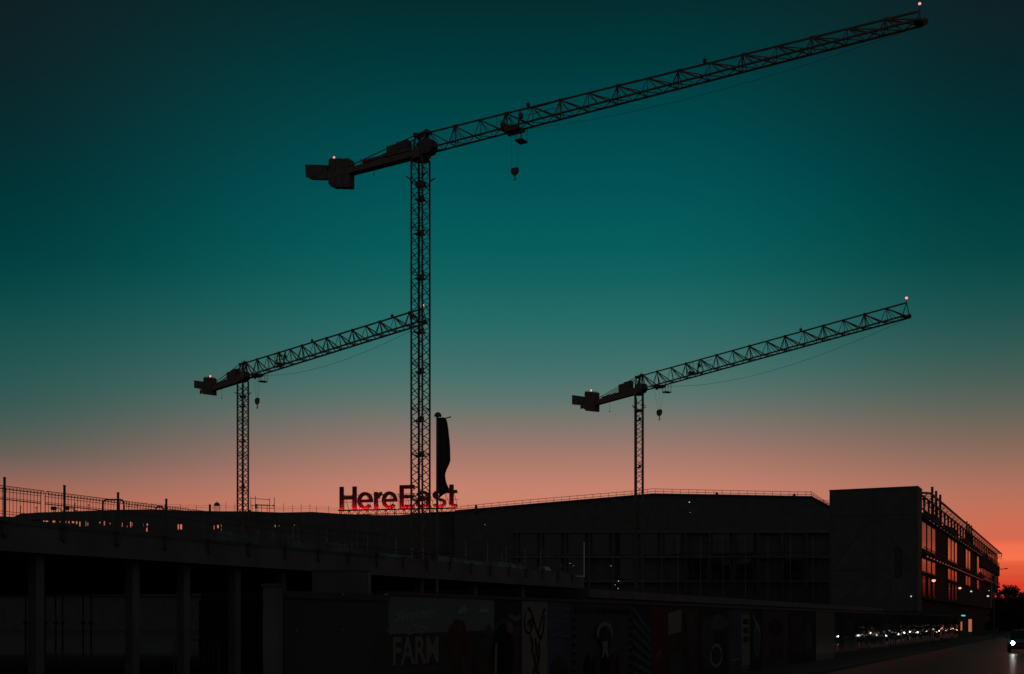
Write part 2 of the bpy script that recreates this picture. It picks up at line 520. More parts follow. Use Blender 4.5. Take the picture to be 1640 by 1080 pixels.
# ------------------------------------------------------------------ the long hall behind
YH = 262.0
hall = empty('long_hall', (at(1000, 0, YH).x, YH, 0), 'long dark hall with a low pitched roof across the middle', 'building')
hp = [(728, 819.5), (1020, 794.7), (1045, 792.5), (1170, 794.5), (1300, 797), (1332, 815), (1350, 826)]
b = MB()
poly = [at(px, py, YH) for px, py in hp] + [Vector((at(1350, 0, YH).x, YH, -0.14)), Vector((at(728, 0, YH).x, YH, -0.14))]
b.prism(poly, Vector((0, 45, 0)))
b.build('wall', M['clad2'], hall)
b = MB()
for (pa, ya), (pb, yb) in zip(hp[:-1], hp[1:]):
    a0, a1 = at(pa, ya, YH), at(pb, yb, YH)
    a0.y = a1.y = YH - 0.35
    e, dn = Vector((0, 46, 0)), Vector((0, 0, 0.28))
    b.hexa([a0, a1, a1 + e, a0 + e, a0 + dn, a1 + dn, a1 + e + dn, a0 + e + dn])
b.build('roof', M['clad'], hall)
for y, pa, pb in ((851, 822, 1332), (891, 822, 1332), (930, 822, 1332)):
    b = MB()
    a0, a1 = at(pa, y, YH), at(pb, y, YH)
    b.box(a0.x, YH - 1.2, a0.z - 0.45, a1.x, YH - 0.004, a0.z)
    b.build('floor_slab', M['concrete'], hall)
for k in range(14):
    px = 826 + k * 38.5
    b = MB()
    a0 = at(px, 0, YH)
    b.box(a0.x, YH - 1.1, -0.14, a0.x + 0.45, YH - 0.65, at(0, 930.01, YH).z - 0.46)
    for ya, yb in ((930, 891), (891, 851)):
        b.box(a0.x, YH - 1.1, at(0, ya, YH).z + 0.004, a0.x + 0.45, YH - 0.65, at(0, yb, YH).z - 0.455)
    b.build('column', M['concrete_dk'], hall)
for k in range(13):
    for ya, yb in ((928, 895), (889, 855)):
        if random.random() < 0.25:
            continue
        b = MB()
        a0, a1 = at(833 + k * 38.5, ya, YH), at(860 + k * 38.5, yb, YH)
        b.box(a0.x, YH - 0.2, a0.z, a1.x, YH - 0.006, a1.z)
        b.build('window', M['carglass'], hall)

# guard rail along the hall roof
gr = empty('roof_guard_rail', at(1045, 792, YH - 0.2), 'two-bar metal guard rail along the edge of the long hall roof', 'railing')
def hall_top(px):
    for (a, ya), (b_, yb) in zip(hp, hp[1:]):
        if a <= px <= b_:
            return ya + (yb - ya) * (px - a) / (b_ - a)
YR = YH - 0.25
for dy in (8.6, 4.4):
    o = MB()
    pts = [at(px, hall_top(px) - dy * (0.86 if px < 800 else 1) - (0.8 if px == 1045 else 0), YR) for px in (737, 820, 1020, 1045, 1170, 1300)]
    o.path(pts, 0.055, 6)
    o.build('rail', M['steel'], gr)
px = 737.0
while px < 1301:
    o = MB(); o.tube(at(px, hall_top(px) + 0.3, YR), at(px, hall_top(px) - 8.8, YR), 0.045, 6); o.build('post', M['steel'], gr)
    px += 12.5 if px < 1040 else 13.4
gr2 = empty('sloping_guard_rail', at(1315, 805, YR), 'guard rail stepping down the sloping right end of the hall roof', 'railing')
for dy in (10, 6.2, 3):
    o = MB(); o.tube(at(1298, hall_top(1298) - dy, YR), at(1331, 812.5 - dy * 0.35, YR), 0.05, 6); o.build('rail', M['steel'], gr2)
for k in range(12):
    px = 1300 + k * 2.6
    o = MB(); o.tube(at(px, hall_top(px) + 0.5, YR), at(px, hall_top(px) - 8 + k * 0.35, YR), 0.04, 6); o.build('post', M['steel'], gr2)
br = empty('link_railing', at(1320, 806, YR + 30))
for dy in (0, 2.6, 5):
    o = MB(); o.tube(at(1298, 801 + dy, YR + 30), at(1340, 802 + dy, YR + 30), 0.05, 6); o.build('rail', M['steel'], br)
for px in (1300, 1319, 1338):
    o = MB(); o.tube(at(px, 800, YR + 30.1), at(px, 815, YR + 30.1), 0.05, 6); o.build('post', M['steel'], br)
tag(br, 'level rails linking the hall roof to the tall dark block', 'railing')
# small boxes on the hall roof
for px, lb in ((1148, 'low vent box on the flat part of the hall roof'), (1272, 'dark box on the hall roof near its right end'), (762.5, 'stub post on the hall roof near the sign')):
    o = MB(); c = at(px, hall_top(px) - 1.2, YR)
    o.cbox(c, Vector((0.55, 0, 0)), Vector((0, 0.5, 0)), UP * (0.9 if px > 1000 else 1.6))
    o.tube(c, c + UP * 0.7, 0.12, 8)
    tag(o.build('roof_box', M['steel']), lb, 'roof box')

# tube scaffolding in front of the hall's right half
sf = empty('scaffolding', at(1200, 990, YH - 4), 'tube scaffolding standing in front of the right half of the long hall', 'scaffolding')
for k in range(21):
    px = 1086 + k * 12
    o = MB(); o.tube(Vector((at(px, 0, YH - 4).x, YH - 4, -0.14)), at(px, 857 + (k * 7) % 5, YH - 4), 0.05, 6); o.build('standard', M['galv'] if k % 3 == 0 else M['steel'], sf)
for y in (866, 884, 902, 920, 938, 956):
    o = MB(); o.tube(at(1086, y, YH - 4.1), at(1326, y, YH - 4.1), 0.05, 6); o.build('ledger', M['steel'], sf)
for y in (884, 920, 956):
    o = MB(); a0 = at(1086, y + 1.2, YH - 4); a1 = at(1326, y + 1.2, YH - 4)
    o.box(a0.x, YH - 3.9, a0.z - 0.05, a1.x, YH - 2.6, a0.z); o.build('boards', M['timber'], sf)
for k in range(10):
    o = MB(); o.tube(at(1088 + k * 24, 958, YH - 4.25), at(1110 + k * 24, 902, YH - 4.25), 0.045, 6); o.build('brace', M['steel'], sf)

# ------------------------------------------------------------------ HereEast roof sign
A = Vector((at(543.5, 0, 276).x, 276, 27.9))
B = Vector((at(731.5, 0, 268).x, 268, 27.72))
sv = (B - A); SL = sv.length; su = sv / SL
sn = Vector((su.y, -su.x, 0)).normalized()          # towards the camera
sgn = empty('roof_letter_sign', A, 'large red roof sign reading HereEast, its letters lit red from their feet', 'sign')
def sp(x, z, d=0.0):                                 # sign plane point: x along, z up from base
    return A + su * x + UP * z + sn * d
CAP, XH, ST, DEP = 5.35, 3.95, 0.93, 0.55
def poly_letter(mb, pts):
    mb.prism([sp(x, z, 0) for x, z in pts], -sn * DEP)
def rect(mb, xa, za, xb, zb_):
    poly_letter(mb, [(xa, za), (xb, za), (xb, zb_), (xa, zb_)])
def arc(mb, cx, cz, rx, rz, a0, a1, t, n=22, t2=None):
    t2 = t2 or t * 0.92
    for i in range(n):
        A0 = R(a0 + (a1 - a0) * i / n); A1 = R(a0 + (a1 - a0) * (i + 1) / n)
        q = []
        for a, inner in ((A0, 0), (A1, 0), (A1, 1), (A0, 1)):
            q.append((cx + (rx - inner * t) * math.cos(a), cz + (rz - inner * t2) * math.sin(a)))
        poly_letter(mb, q)
def L_H(x, w):
    m = MB(); rect(m, x, 0, x + ST, CAP); rect(m, x + w - ST, 0, x + w, CAP); rect(m, x + ST, 2.35, x + w - ST, 3.2); return m
def L_E(x, w):
    m = MB(); rect(m, x, 0, x + ST, CAP)
    for z0, z1, l in ((0, 0.85, w), (2.3, 3.1, w * 0.93), (CAP - 0.85, CAP, w)):
        rect(m, x + ST, z0, x + l, z1)
    return m
def L_e(x, w):
    m = MB(); cx, cz = x + w / 2, XH / 2
    arc(m, cx, cz, w / 2, XH / 2 + 0.06, 0, 322, ST * 0.92)
    rect(m, x + ST * 0.8, cz - 0.36, x + w - 0.02, cz + 0.3); return m
def L_r(x, w):
    m = MB(); rect(m, x, 0, x + ST * 0.95, XH)
    arc(m, x + w + 0.15, XH - 1.75, w - 0.25, 1.75, 92, 170, 0.85, 8); return m
def L_a(x, w):
    m = MB(); rect(m, x + w - ST * 1.02, 0, x + w - ST * 0.1, XH * 0.68)
    arc(m, x + w * 0.5, XH * 0.63, w * 0.47, XH * 0.38, 0, 165, ST * 0.9, 14)
    arc(m, x + w * 0.44, XH * 0.29, w * 0.44, XH * 0.30, 60, 330, ST * 0.85, 16)
    rect(m, x + w * 0.45, XH * 0.46, x + w - ST, XH * 0.62); rect(m, x + w - ST * 0.2, 0, x + w + 0.2, 0.5); return m
def L_s(x, w):
    m = MB()
    arc(m, x + w / 2, XH * 0.725, w * 0.46, XH * 0.285, 20, 270, ST * 0.84, 16)
    arc(m, x + w / 2, XH * 0.275, w * 0.5, XH * 0.285, -160, 90, ST * 0.84, 16); return m
def L_t(x, w):
    m = MB(); rect(m, x + w * 0.22, 0.6, x + w * 0.22 + ST, CAP * 0.97); rect(m, x - 0.1, XH - 0.72, x + w * 0.22, XH); rect(m, x + w * 0.22 + ST, XH - 0.72, x + w * 1.02, XH)
    arc(m, x + w * 0.22 + 1.25, 1.2, 1.25, 1.2, 180, 275, ST * 0.9, 8); rect(m, x + w * 0.22 + 1.3, 0.0, x + w, 0.75); return m
pxm = SL / (731.5 - 543.5)
LET = [(L_H, 543.5, 570.8), (L_e, 572.5, 597.5), (L_r, 599.8, 611.5), (L_e, 612.4, 636.6), (L_E, 641, 664.5), (L_a, 666, 689.5), (L_s, 692.5, 714.5), (L_t, 716.5, 731)]
for fn, a, b_ in LET:
    m = fn((a - 543.5) * pxm, (b_ - a) * pxm)
    m.build('letter', M['sign_red'], sgn)
    o = MB()                                          # red LED trough in front of the letter's foot
    xa, xb = (a - 543.5) * pxm, (b_ - 543.5) * pxm
    o.obox(sp(xa, -0.20, 0.40), su * (xb - xa), -sn * 0.08, UP * 0.03)
    o.build('led_strip', M['l_sign'], sgn)
    o = MB()
    o.obox(sp(xa - 0.1, -0.34, 0.53), su * (xb - xa + 0.2), -sn * 0.05, UP * 0.28)
    o.obox(sp(xa - 0.1, -0.34, 0.478), su * (xb - xa + 0.2), -sn * 0.42, UP * 0.05)
    o.build('light_trough', M['sign_side'], sgn)
fr = MB()
for z in (-0.16, -1.15):
    fr.obox(sp(-0.3, z - 0.1, -0.2), su * (SL + 0.5), -sn * 0.16, UP * 0.16)
n = 38
for k in range(n):
    xa, xb = SL * k / n, SL * (k + 1) / n
    z0, z1 = (-0.2, -1.2) if k % 2 else (-1.2, -0.2)
    fr.bar(sp(xa, z0, -0.28), sp(xb, z1, -0.28), 0.09)
    if k % 3 == 0:
        fr.bar(sp(xa, -0.2, -0.28), sp(xa, -2.0, -0.28), 0.16)
        fr.bar(sp(xa, -0.2, -0.9), sp(xa, -2.0, -2.2), 0.10)
for z in (3.35, 1.75):
    fr.obox(sp(-0.1, z, -DEP - 0.02), su * (SL + 0.3), -sn * 0.09, UP * 0.09)
for k in range(15):
    x = SL * (k + 0.5) / 15
    fr.bar(sp(x, 3.5, -DEP - 0.12), sp(x + 0.7, -0.2, -2.0), 0.07)
    fr.bar(sp(x, 3.4, -DEP - 0.1), sp(x, -0.2, -DEP - 0.1), 0.07)
fr.build('support_frame', M['steel'], sgn)

# ------------------------------------------------------------------ tower cranes
def make_crane(c):
    Y = c['Y']; base = Vector((at(c['px'], 0, Y).x, Y, -0.14))
    jd = Vector(c['dir']).to_3d().normalized(); pd = Vector((-jd.y, jd.x, 0)); pd = -pd if pd.y < 0 else pd   # pd points away from the camera
    s = c['s']
    cr = empty('tower_crane', base, c['label'], 'crane', 'tower cranes over the building site')
    Zm = EYE + (HOR - c['mast_top']) / F * Y
    st = M['crane']
    o_ = Vector((base.x, base.y, 0))
    def L(t, u, z): return o_ + jd * t + pd * u + UP * z
    # mast
    h = s / 2
    m = MB()
    mr = R(c['mrot']); md = Vector((math.cos(mr), math.sin(mr), 0)); mp = Vector((-md.y, md.x, 0))
    def L0(t, u, z): return o_ + md * t + mp * u + UP * z
    for a in (-h, h):
        for b in (-h, h):
            m.bar(L0(a, b, -0.14), L0(a, b, Zm), c['leg'], c['leg'], md)
    z = 0.3; k = 0; ph = c['panel']
    cs = [(-h, -h), (h, -h), (h, h), (-h, h)]
    while z < Zm - ph:
        for i in range(4):
            a, b = cs[i], cs[(i + 1) % 4]
            if k % 2: a, b = b, a
            m.bar(L0(a[0], a[1], z), L0(b[0], b[1], z + ph), c['brace'])
            if k % 6 == 0:
                m.bar(L0(a[0], a[1], z), L0(b[0], b[1], z), c['brace'] * 0.8)
        z += ph; k += 1
    m.build('mast', st, cr)
    m = MB()
    lx, ly = -h * 0.72, h * 0.62
    for u in (-0.2, 0.2):
        m.bar(L0(lx, ly + u, 0.2), L0(lx, ly + u, Zm - 0.5), 0.07)
    z = 0.6
    while z < Zm - 0.6:
        m.bar(L0(lx, ly - 0.2, z), L0(lx, ly + 0.2, z), 0.035); z += 0.6
    m.build('ladder', st, cr)
    z = Zm - 5.0
    k = 0
    while z > 12:
        m = MB()
        m.cbox(L0(-h * 0.1, h * 0.1 * (-1) ** k, z), md * (s * 0.62), mp * (s * 0.7), UP * 0.12)
        m.cbox(L0(h * 0.15, h * 0.2, z + 0.35), md * (s * 0.36), mp * 0.06, UP * 0.5)
        m.build('platform', st, cr)
        z -= c['plat'] * (1.0 + 0.22 * ((k * 37) % 5 - 2) / 2); k += 1
    # a collar with ears below the slewing ring
    m = MB()
    zc = Zm - 2.6
    for sgn_ in (-1, 1):
        m.bar(L0(sgn_ * h, -h, zc), L0(sgn_ * (h + 0.55), -h - 0.3, zc + 0.45), 0.14)
        m.bar(L0(sgn_ * h, h, zc), L0(sgn_ * (h + 0.55), h + 0.3, zc + 0.45), 0.14)
    m.cbox(L0(0, 0, zc - 0.5), md * s * 0.6, mp * s * 0.6, UP * 0.5)
    m.build('climbing_collar', st, cr)
    # slewing unit
    m = MB()
    m.tube(L(0, 0, Zm), L(0, 0, Zm + 0.35), h * 1.35, 20)
    m.cbox(L(0, 0, Zm + 0.75), jd * s * 1.15, pd * s * 1.15, UP * 0.8)
    m.tube(L(h * 0.9, -h * 0.9, Zm + 0.3), L(h * 0.9, -h * 0.9, Zm + 1.3), 0.22, 10)
    m.build('slewing_unit', st, cr)
    J0 = Zm + c['j0']                                 # lower chord level
    H0, H1 = c['h0'], c['h1']
    # tower head
    m = MB()
    ht = J0 + H0
    for b in (-h * 0.8, h * 0.8):
        m.bar(L(-h * 0.8, b, Zm + 1.15), L(-h * 0.6, b * 0.55, ht - 0.15), 0.24)
        m.bar(L(h * 0.8, b, Zm + 1.15), L(h * 1.2, b * 0.35, ht + 0.1), 0.24)
        m.bar(L(-h * 0.8, b, Zm + 1.15), L(h * 1.2, b * 0.35, ht + 0.1), 0.14)
        m.bar(L(-h * .6, b * .55, ht - 0.15), L(h * 1.2, b * 0.35, ht + 0.1), 0.26)
        m.tube(L(-h * .6, b * .6, ht - 0.3), L(-h * .6, b * .6, ht + 0.12), 0.3, 10)
        m.tube(L(h * 1.3, b * .3, ht - 0.15), L(h * 1.3, b * .3, ht + 0.28), 0.28, 10)
    m.cbox(L(0, 0, J0 + 0.1), jd * s * 0.8, pd * s * 0.8, UP * 0.7)
    m.bar(L(-h * .6, -h * .5, J0), L(-h * .3, h * .4, ht - .3), 0.12); m.bar(L(h * 1.2, -h * .6, J0 - 0.2), L(h * 1.75, -h * .2, J0 - 0.9), 0.34)
    m.bar(L(-h * .6, 0, ht), L(-h * .6, 0, ht + 0.75), 0.05); m.bar(L(h * 1.1, 0, ht), L(h * 1.1, 0, ht + 0.85), 0.05)
    m.build('tower_head', st, cr)
    # operator's cab beside the mast head
    m = MB()
    cc = L(h * 1.6, -h * 0.4, J0 + 0.12)
    prof_ = [(-0.9, -0.75), (0.7, -0.75), (1.15, -0.1), (1.05, 0.75), (0.4, 1.05), (-0.9, 1.05)]
    m.prism([cc + jd * a + UP * b - pd * 0.65 for a, b in prof_], pd * 1.3)
    m.build('cab', M['steel'], cr)
    m = MB()
    m.face([cc + jd * 1.158 + UP * -0.05 - pd * 0.5, cc + jd * 1.158 + UP * -0.05 + pd * 0.5, cc + jd * 1.068 + UP * 0.7 + pd * 0.5, cc + jd * 1.068 + UP * 0.7 - pd * 0.5])
    m.face([cc + jd * -0.4 + UP * 0.0 - pd * 0.655, cc + jd * 0.9 + UP * 0.0 - pd * 0.655, cc + jd * 0.9 + UP * 0.7 - pd * 0.655, cc + jd * -0.4 + UP * 0.7 - pd * 0.655])
    m.build('cab_window', M['carglass'], cr)
    # jib
    Lj, np_ = c['jib'], c['np']
    wj = c['wj']
    m = MB()
    t0 = h * 1.4
    pl = (Lj - t0) / np_
    def hh(t): return H0 + (H1 - H0) * min(1, t / Lj)
    def apex(k): return L(t0 + pl * (k + 0.08), 0, J0 + hh(t0 + pl * k))
    def low(k, sd): return L(t0 + pl * k, sd * wj / 2, J0)
    cw_, dw, tw = c['chord'], c['diag'], c['thin']
    m.bar(L(h * 1.2, 0, ht + 0.1), apex(0), cw_)
    for k in range(np_):
        nxt = apex(k + 1) if k + 1 < np_ else L(Lj - 0.1, 0, J0 + H1)
        m.bar(apex(k), nxt, cw_)
        for sd in (-1, 1):
            m.bar(low(k, sd), low(k + 1, sd), cw_ * 1.05)
            m.bar(low(k, sd), apex(k), tw * (1.5 if k % 2 else 1.0))
            m.bar(apex(k), low(k + 1, sd), dw)
            m.bar(apex(k), low(k + 0.5, sd), tw)
            if k % 2:
                m.bar(low(k + 0.12, sd), apex(k), tw)
        m.bar(low(k, -1), low(k, 1), tw)
        m.bar(low(k, -1), low(k + 0.5, 1), tw)
        m.bar(low(k + 0.5, 1), low(k + 1, -1), tw)
        if k % 2:
            m.cbox(apex(k) + jd * 0.1, jd * 0.55, pd * cw_ * 1.6, UP * cw_ * 1.5)
    tip = L(Lj, 0, J0)
    m.bar(L(Lj - 0.1, 0, J0 + H1), L(Lj - 0.2, -wj / 2, J0), tw * 1.2); m.bar(L(Lj - 0.1, 0, J0 + H1), L(Lj - 0.2, wj / 2, J0), tw * 1.2)
    m.cbox(tip - jd * 0.15, jd * 0.8, pd * wj * 0.8, UP * 0.26)
    m.tube(tip + jd * 0.4 - pd * 0.12, tip + jd * 0.4 + pd * 0.12, 0.32, 12)
    # walkway rails in one bay and small lamps/boxes riding on the top chord
    for k in c['rails']:
        for f in (0.35, 0.62):
            m.bar(low(k, -1) + UP * (hh(0) * f), low(k + 1, -1) + UP * (hh(0) * f), tw * 0.8)
    m.build('jib', st, cr)
    for k in c['boxes']:
        m = MB(); a = apex(k); m.cbox(a - jd * 0.6 + UP * 0.35, jd * 0.35, pd * 0.3, UP * 0.4); m.bar(a - jd * .6, a - jd * .6 + UP * 0.95, 0.05)
        m.build('chord_box', M['steel'], cr)
    m = MB(); a = L(Lj - 0.1, 0, J0 + H1); m.bar(a, a + UP * c['pole'], 0.07); m.build('light_pole', M['steel'], cr)
    m = MB(); m.ball(a + UP * (c['pole'] + c['lr'] * 0.8), c['lr'], 12); m.build('warning_light', M['l_red'], cr)
    # counter-jib
    Cj = c['cj']
    m = MB()
    for b in (-0.55, 0.55):
        m.bar(L(-h * 0.5, b * h, J0 - 0.1), L(-Cj, b * h, J0 - 0.1), 0.22, c['cb'])
    k = 0
    t = h
    while t < Cj - 0.8:
        m.bar(L(-t, -0.55 * h, J0), L(-t - 1.6, 0.55 * h, J0), 0.1); m.bar(L(-t, -0.55 * h, J0), L(-t, 0.55 * h, J0), 0.1)
        t += 1.6
    m.cbox(L(-Cj * 0.42, 0, J0 - 0.05), jd * Cj * 0.8, pd * h * 0.95, UP * 0.1)
    for b in (-0.6, 0.6):                             # walkway handrails
        m.bar(L(-h * 1.5, b * h, J0 + 0.55), L(-Cj * 0.6, b * h, J0 + 0.55), 0.25, 0.35)
    m.bar(L(-Cj * 0.62, -0.6 * h, J0), L(-Cj * 0.62, -0.6 * h, J0 + 1.0), 0.07)
    m.build('counter_jib', st, cr)
    m = MB()
    for b in (-0.5, 0.5):
        m.bar(L(-h * .6, b * h, ht - 0.1), L(-Cj * 0.8, b * h, J0 + 0.35), 0.10)
        m.bar(L(-h * .6, b * h, ht - 0.7), L(-Cj * 0.55, b * h, J0 + 0.3), 0.08)
    m.build('tie_bar', st, cr)
    m = MB()
    a = c['mh']
    m.cbox(L(-a - c['mhl'] / 2, 0, J0 + 0.25 + c['mhh'] / 2), jd * c['mhl'], pd * h * 1.1, UP * c['mhh'])
    m.cbox(L(-a - c['mhl'] * 0.3, 0, J0 + 0.3 + c['mhh']), jd * c['mhl'] * 0.55, pd * h * 0.9, UP * 0.3)
    m.build('machinery_house', M['steel'], cr)
    # counterweights: slabs hung side by side at the end of the counter-jib
    W = c['ww']
    def J(px, py, u):                                 # point on the upright plane along the jib, u metres to its side
        k_ = (px - 820) / F; q0 = o_ + pd * u
        t_ = (k_ * q0.y - q0.x) / (jd.x - k_ * jd.y); q = q0 + jd * t_
        return Vector((q.x, q.y, EYE + (HOR - py) / F * q.y))
    (xl, yl0, yl1), (xr, yr0, yr1) = c['wq']
    for i in range(3):
        f0, f1 = i / 3 + 0.012, (i + 1) / 3 - 0.012
        def V(f, g): return J(xl + (xr - xl) * f, yl0 + (yr0 - yl0) * f + (yl1 + (yr1 - yl1) * f - yl0 - (yr0 - yl0) * f) * g, -W / 2)
        cl_ = 0.10 if i == 0 else 0.02; cr_ = 0.05 if i == 2 else 0.02
        m = MB()
        m.prism([V(f0, cl_), V(f0 + .04, 0.0), V(f1 - .04, 0.0), V(f1, cr_), V(f1, 1 - cr_), V(f1 - .03, 1), V(f0 + (0.12 if i == 0 else .03), 1), V(f0, 1 - cl_)], pd * W)
        for f in (0.3, 0.5, 0.7):
            q = V(f0 + (f1 - f0) * f, 0.0) + pd * W * f; m.bar(q - UP * 0.05, q + UP * 0.28, 0.09)
        m.build('counterweight', M['weight'], cr)
    m = MB()
    m.prism([J(a_, b_, -W * .3) for a_, b_ in c['tq']], pd * W * 0.6)
    m.build('tail_ballast_box', M['weight'], cr)
    m = MB(); q = J(c['wl'][0], c['wl'][1], 0); m.ball(q, c['lr'] * 1.05, 12); m.build('warning_light', M['l_red'], cr)
    m = MB(); m.bar(L(-Cj * 0.5, 0, J0), L(-Cj * 0.5, 0, J0 - c['tail_line']), 0.05); m.ball(L(-Cj * 0.5, 0, J0 - c['tail_line']), 0.13, 8); m.build('plumb_line', M['rope'], cr)
    # trolley, rope, hook
    t = c['tr']
    m = MB()
    m.cbox(L(t, 0, J0 - 0.3), jd * 1.9, pd * wj * 1.05, UP * 0.28)
    for a in (-0.8, 0.8):
        for b in (-wj / 2, wj / 2):
            m.tube(L(t + a, b - 0.1, J0 - 0.12), L(t + a, b + 0.1, J0 - 0.12), 0.2, 10)
            m.bar(L(t + a, b, J0 - 0.1), L(t + a * 0.6, b * 0.4, J0 - 0.55), 0.12)
        m.tube(L(t + a, -0.15, J0 - 0.5), L(t + a, 0.15, J0 - 0.5), 0.28, 10)
    m.build('trolley', st, cr)
    m = MB()                                          # inspection basket hung on the trolley
    bx = t + c['bask']
    m.cbox(L(bx, 0, J0 - 1.75), jd * 1.0, pd * wj * 0.9, UP * 0.2)
    for a in (-0.45, 0.45):
        for b in (-wj * .42, wj * .42):
            m.bar(L(bx + a, b, J0 - 1.7), L(bx + a, b, J0 - 0.2), 0.08)
    m.bar(L(bx - .45, -wj * .42, J0 - 0.95), L(bx + .45, -wj * .42, J0 - 0.95), 0.06)
    m.build('inspection_basket', st, cr)
    m = MB()                                          # winch with guard rails inside the jib
    wx = c['wx']
    m.cbox(L(wx, 0, J0 + 0.32), jd * 1.5, pd * wj * 0.5, UP * 0.28)
    m.tube(L(wx - 0.4, -wj * .35, J0 + 0.6), L(wx - 0.4, wj * .35, J0 + 0.6), 0.32, 12)
    m.bar(L(wx + 1.9, -wj * .4, J0 - 0.2), L(wx + 1.9, -wj * .1, J0 + hh(wx) * 0.9), 0.22); m.cbox(L(wx + 2.1, -wj * .2, J0 + hh(wx) * .55), jd * .5, pd * .4, UP * .55)
    for a in (-1.0, 0.0, 1.0):
        m.bar(L(wx + a, -wj * .5, J0), L(wx + a, -wj * .5, J0 + hh(wx) * 0.85), 0.06)
    for f in (0.45, 0.8):
        m.bar(L(wx - 1, -wj * .5, J0 + hh(wx) * f), L(wx + 1, -wj * .5, J0 + hh(wx) * f), 0.05)
    m.build('trolley_winch', st, cr)
    zh = J0 - c['drop']
    m = MB()
    for a, e in ((-c['sp'], -0.45), (c['sp'], 0.45)):
        m.bar(L(t + a, 0, J0 - 0.5), L(t + e, 0, zh + 0.4), c['rope'])
    if c.get('rope3'):
        m.bar(L(t, 0, J0 - 0.5), L(t, 0, zh + 0.4), c['rope'])
    m.build('hoist_rope', M['rope'], cr)
    m = MB(); b_ = c.get('hb', 1.0)
    for a in (-0.38 * b_, 0.38 * b_):
        m.tube(L(t + a, -0.14, zh + 0.15), L(t + a, 0.14, zh + 0.15), 0.5 * b_, 14)
    m.prism([L(t + x_ * b_, -0.18 * b_, zh + z_ * b_) for x_, z_ in ((-.85, .45), (.85, .45), (.8, -.3), (.3, -.75), (-.3, -.75), (-.8, -.3))], pd * 0.36 * b_)
    m.ball(L(t, 0, zh + 0.5 * b_), 0.3 * b_, 8)
    hb = m.build('hook_block', st, cr)
    m = MB()
    m.bar(L(t, 0, zh - 0.7 * b_), L(t, 0, zh - 1.15 * b_), 0.2 * b_)
    hk = [L(t + 0.26 * b_ * math.sin(a), 0, zh + (-1.42 + 0.27 * math.cos(a)) * b_) for a in [i * 0.42 for i in range(0, 12)]]
    m.path(hk, 0.1 * b_, 6)
    m.build('hook', st, hb)
    m = MB()                                          # slack trolley rope under the jib
    pts = []
    for i in range(29):
        f = i / 28
        tt = t + 1 + (Lj - 1.0 - t) * f
        pts.append(L(tt, 0, J0 - 0.35 - c['sag'] * 4 * f * (1 - f) * (1.15 - 0.3 * f)))
    m.path(pts, c['rope'] * 0.85, 5)
    m.build('trolley_rope', M['rope'], cr)
    return cr

make_crane(dict(px=673.5, Y=150.0, dir=(0.847, -0.532), mrot=-29.5, s=1.68, mast_top=257, j0=0.95, leg=0.18, brace=0.085, panel=0.95, plat=5.6, jib=61.4, np=16, wj=1.5,
                h0=2.3, h1=1.15, chord=0.17, diag=0.12, thin=0.07, rails=(4,), boxes=(4, 10), pole=0.62, lr=0.135, cj=15.0, cb=0.75, mh=1.7, mhl=3.4, mhh=1.5,
                ww=1.1, wq=((525.5, 254, 299), (559.5, 254, 300)), tq=((488.5, 263.5), (524, 264.5), (524, 287), (496, 286.5), (489.5, 283.5)), wl=(535, 252.5), tail_line=1.3, tr=14.05, bask=0.9, wx=13.0, drop=5.2, sp=0.5, rope=0.022,
                hb=0.6, sag=1.35, label='nearest and tallest tower crane, its jib rising to the upper right corner'))
make_crane(dict(px=389.0, Y=235.0, dir=(0.659, -0.752), mrot=-31, s=1.48, mast_top=611, j0=0.5, leg=0.24, brace=0.11, panel=1.15, plat=9, jib=59.3, np=14, wj=1.6,
                h0=3.0, h1=2.2, chord=0.22, diag=0.16, thin=0.085, rails=(3,), boxes=(6, 12), pole=0.4, lr=0.2, cj=17.5, cb=0.9, mh=2.2, mhl=3.8, mhh=1.9,
                ww=1.3, wq=((325.4, 604.4, 631.5), (338, 605, 633)), tq=((310.7, 609.3), (324.8, 611.2), (324.8, 624), (310.7, 621.5)), wl=(337, 603), tail_line=2.6, tr=5.7, bask=2.2, wx=14.7, drop=5.2, sp=1.3, rope=0.03, rope3=1,
                hb=0.85, sag=2.0, label='small tower crane at the left, its jib ending behind the tallest crane mast'))
make_crane(dict(px=1023.5, Y=235.0, dir=(0.511, -0.860), mrot=-14, s=1.46, mast_top=633, j0=0.85, leg=0.24, brace=0.11, panel=1.3, plat=12, jib=66.6, np=15, wj=1.6,
                h0=2.85, h1=2.1, chord=0.2, diag=0.15, thin=0.08, rails=(4,), boxes=(10,), pole=0.55, lr=0.2, cj=20.0, cb=0.9, mh=2.4, mhl=4.0, mhh=2.0,
                ww=1.4, wq=((936, 627, 658), (951.5, 628, 659.5)), tq=((916, 632.8), (935.2, 635.5), (935.2, 649.8), (916, 648)), wl=(946.5, 625.5), tail_line=2.6, tr=6.5, bask=2.3, wx=16.7, drop=5.3, sp=1.6, rope=0.028, rope3=1,
                hb=0.85, sag=2.5, label='tower crane standing in front of the long hall, right of the tallest crane'))

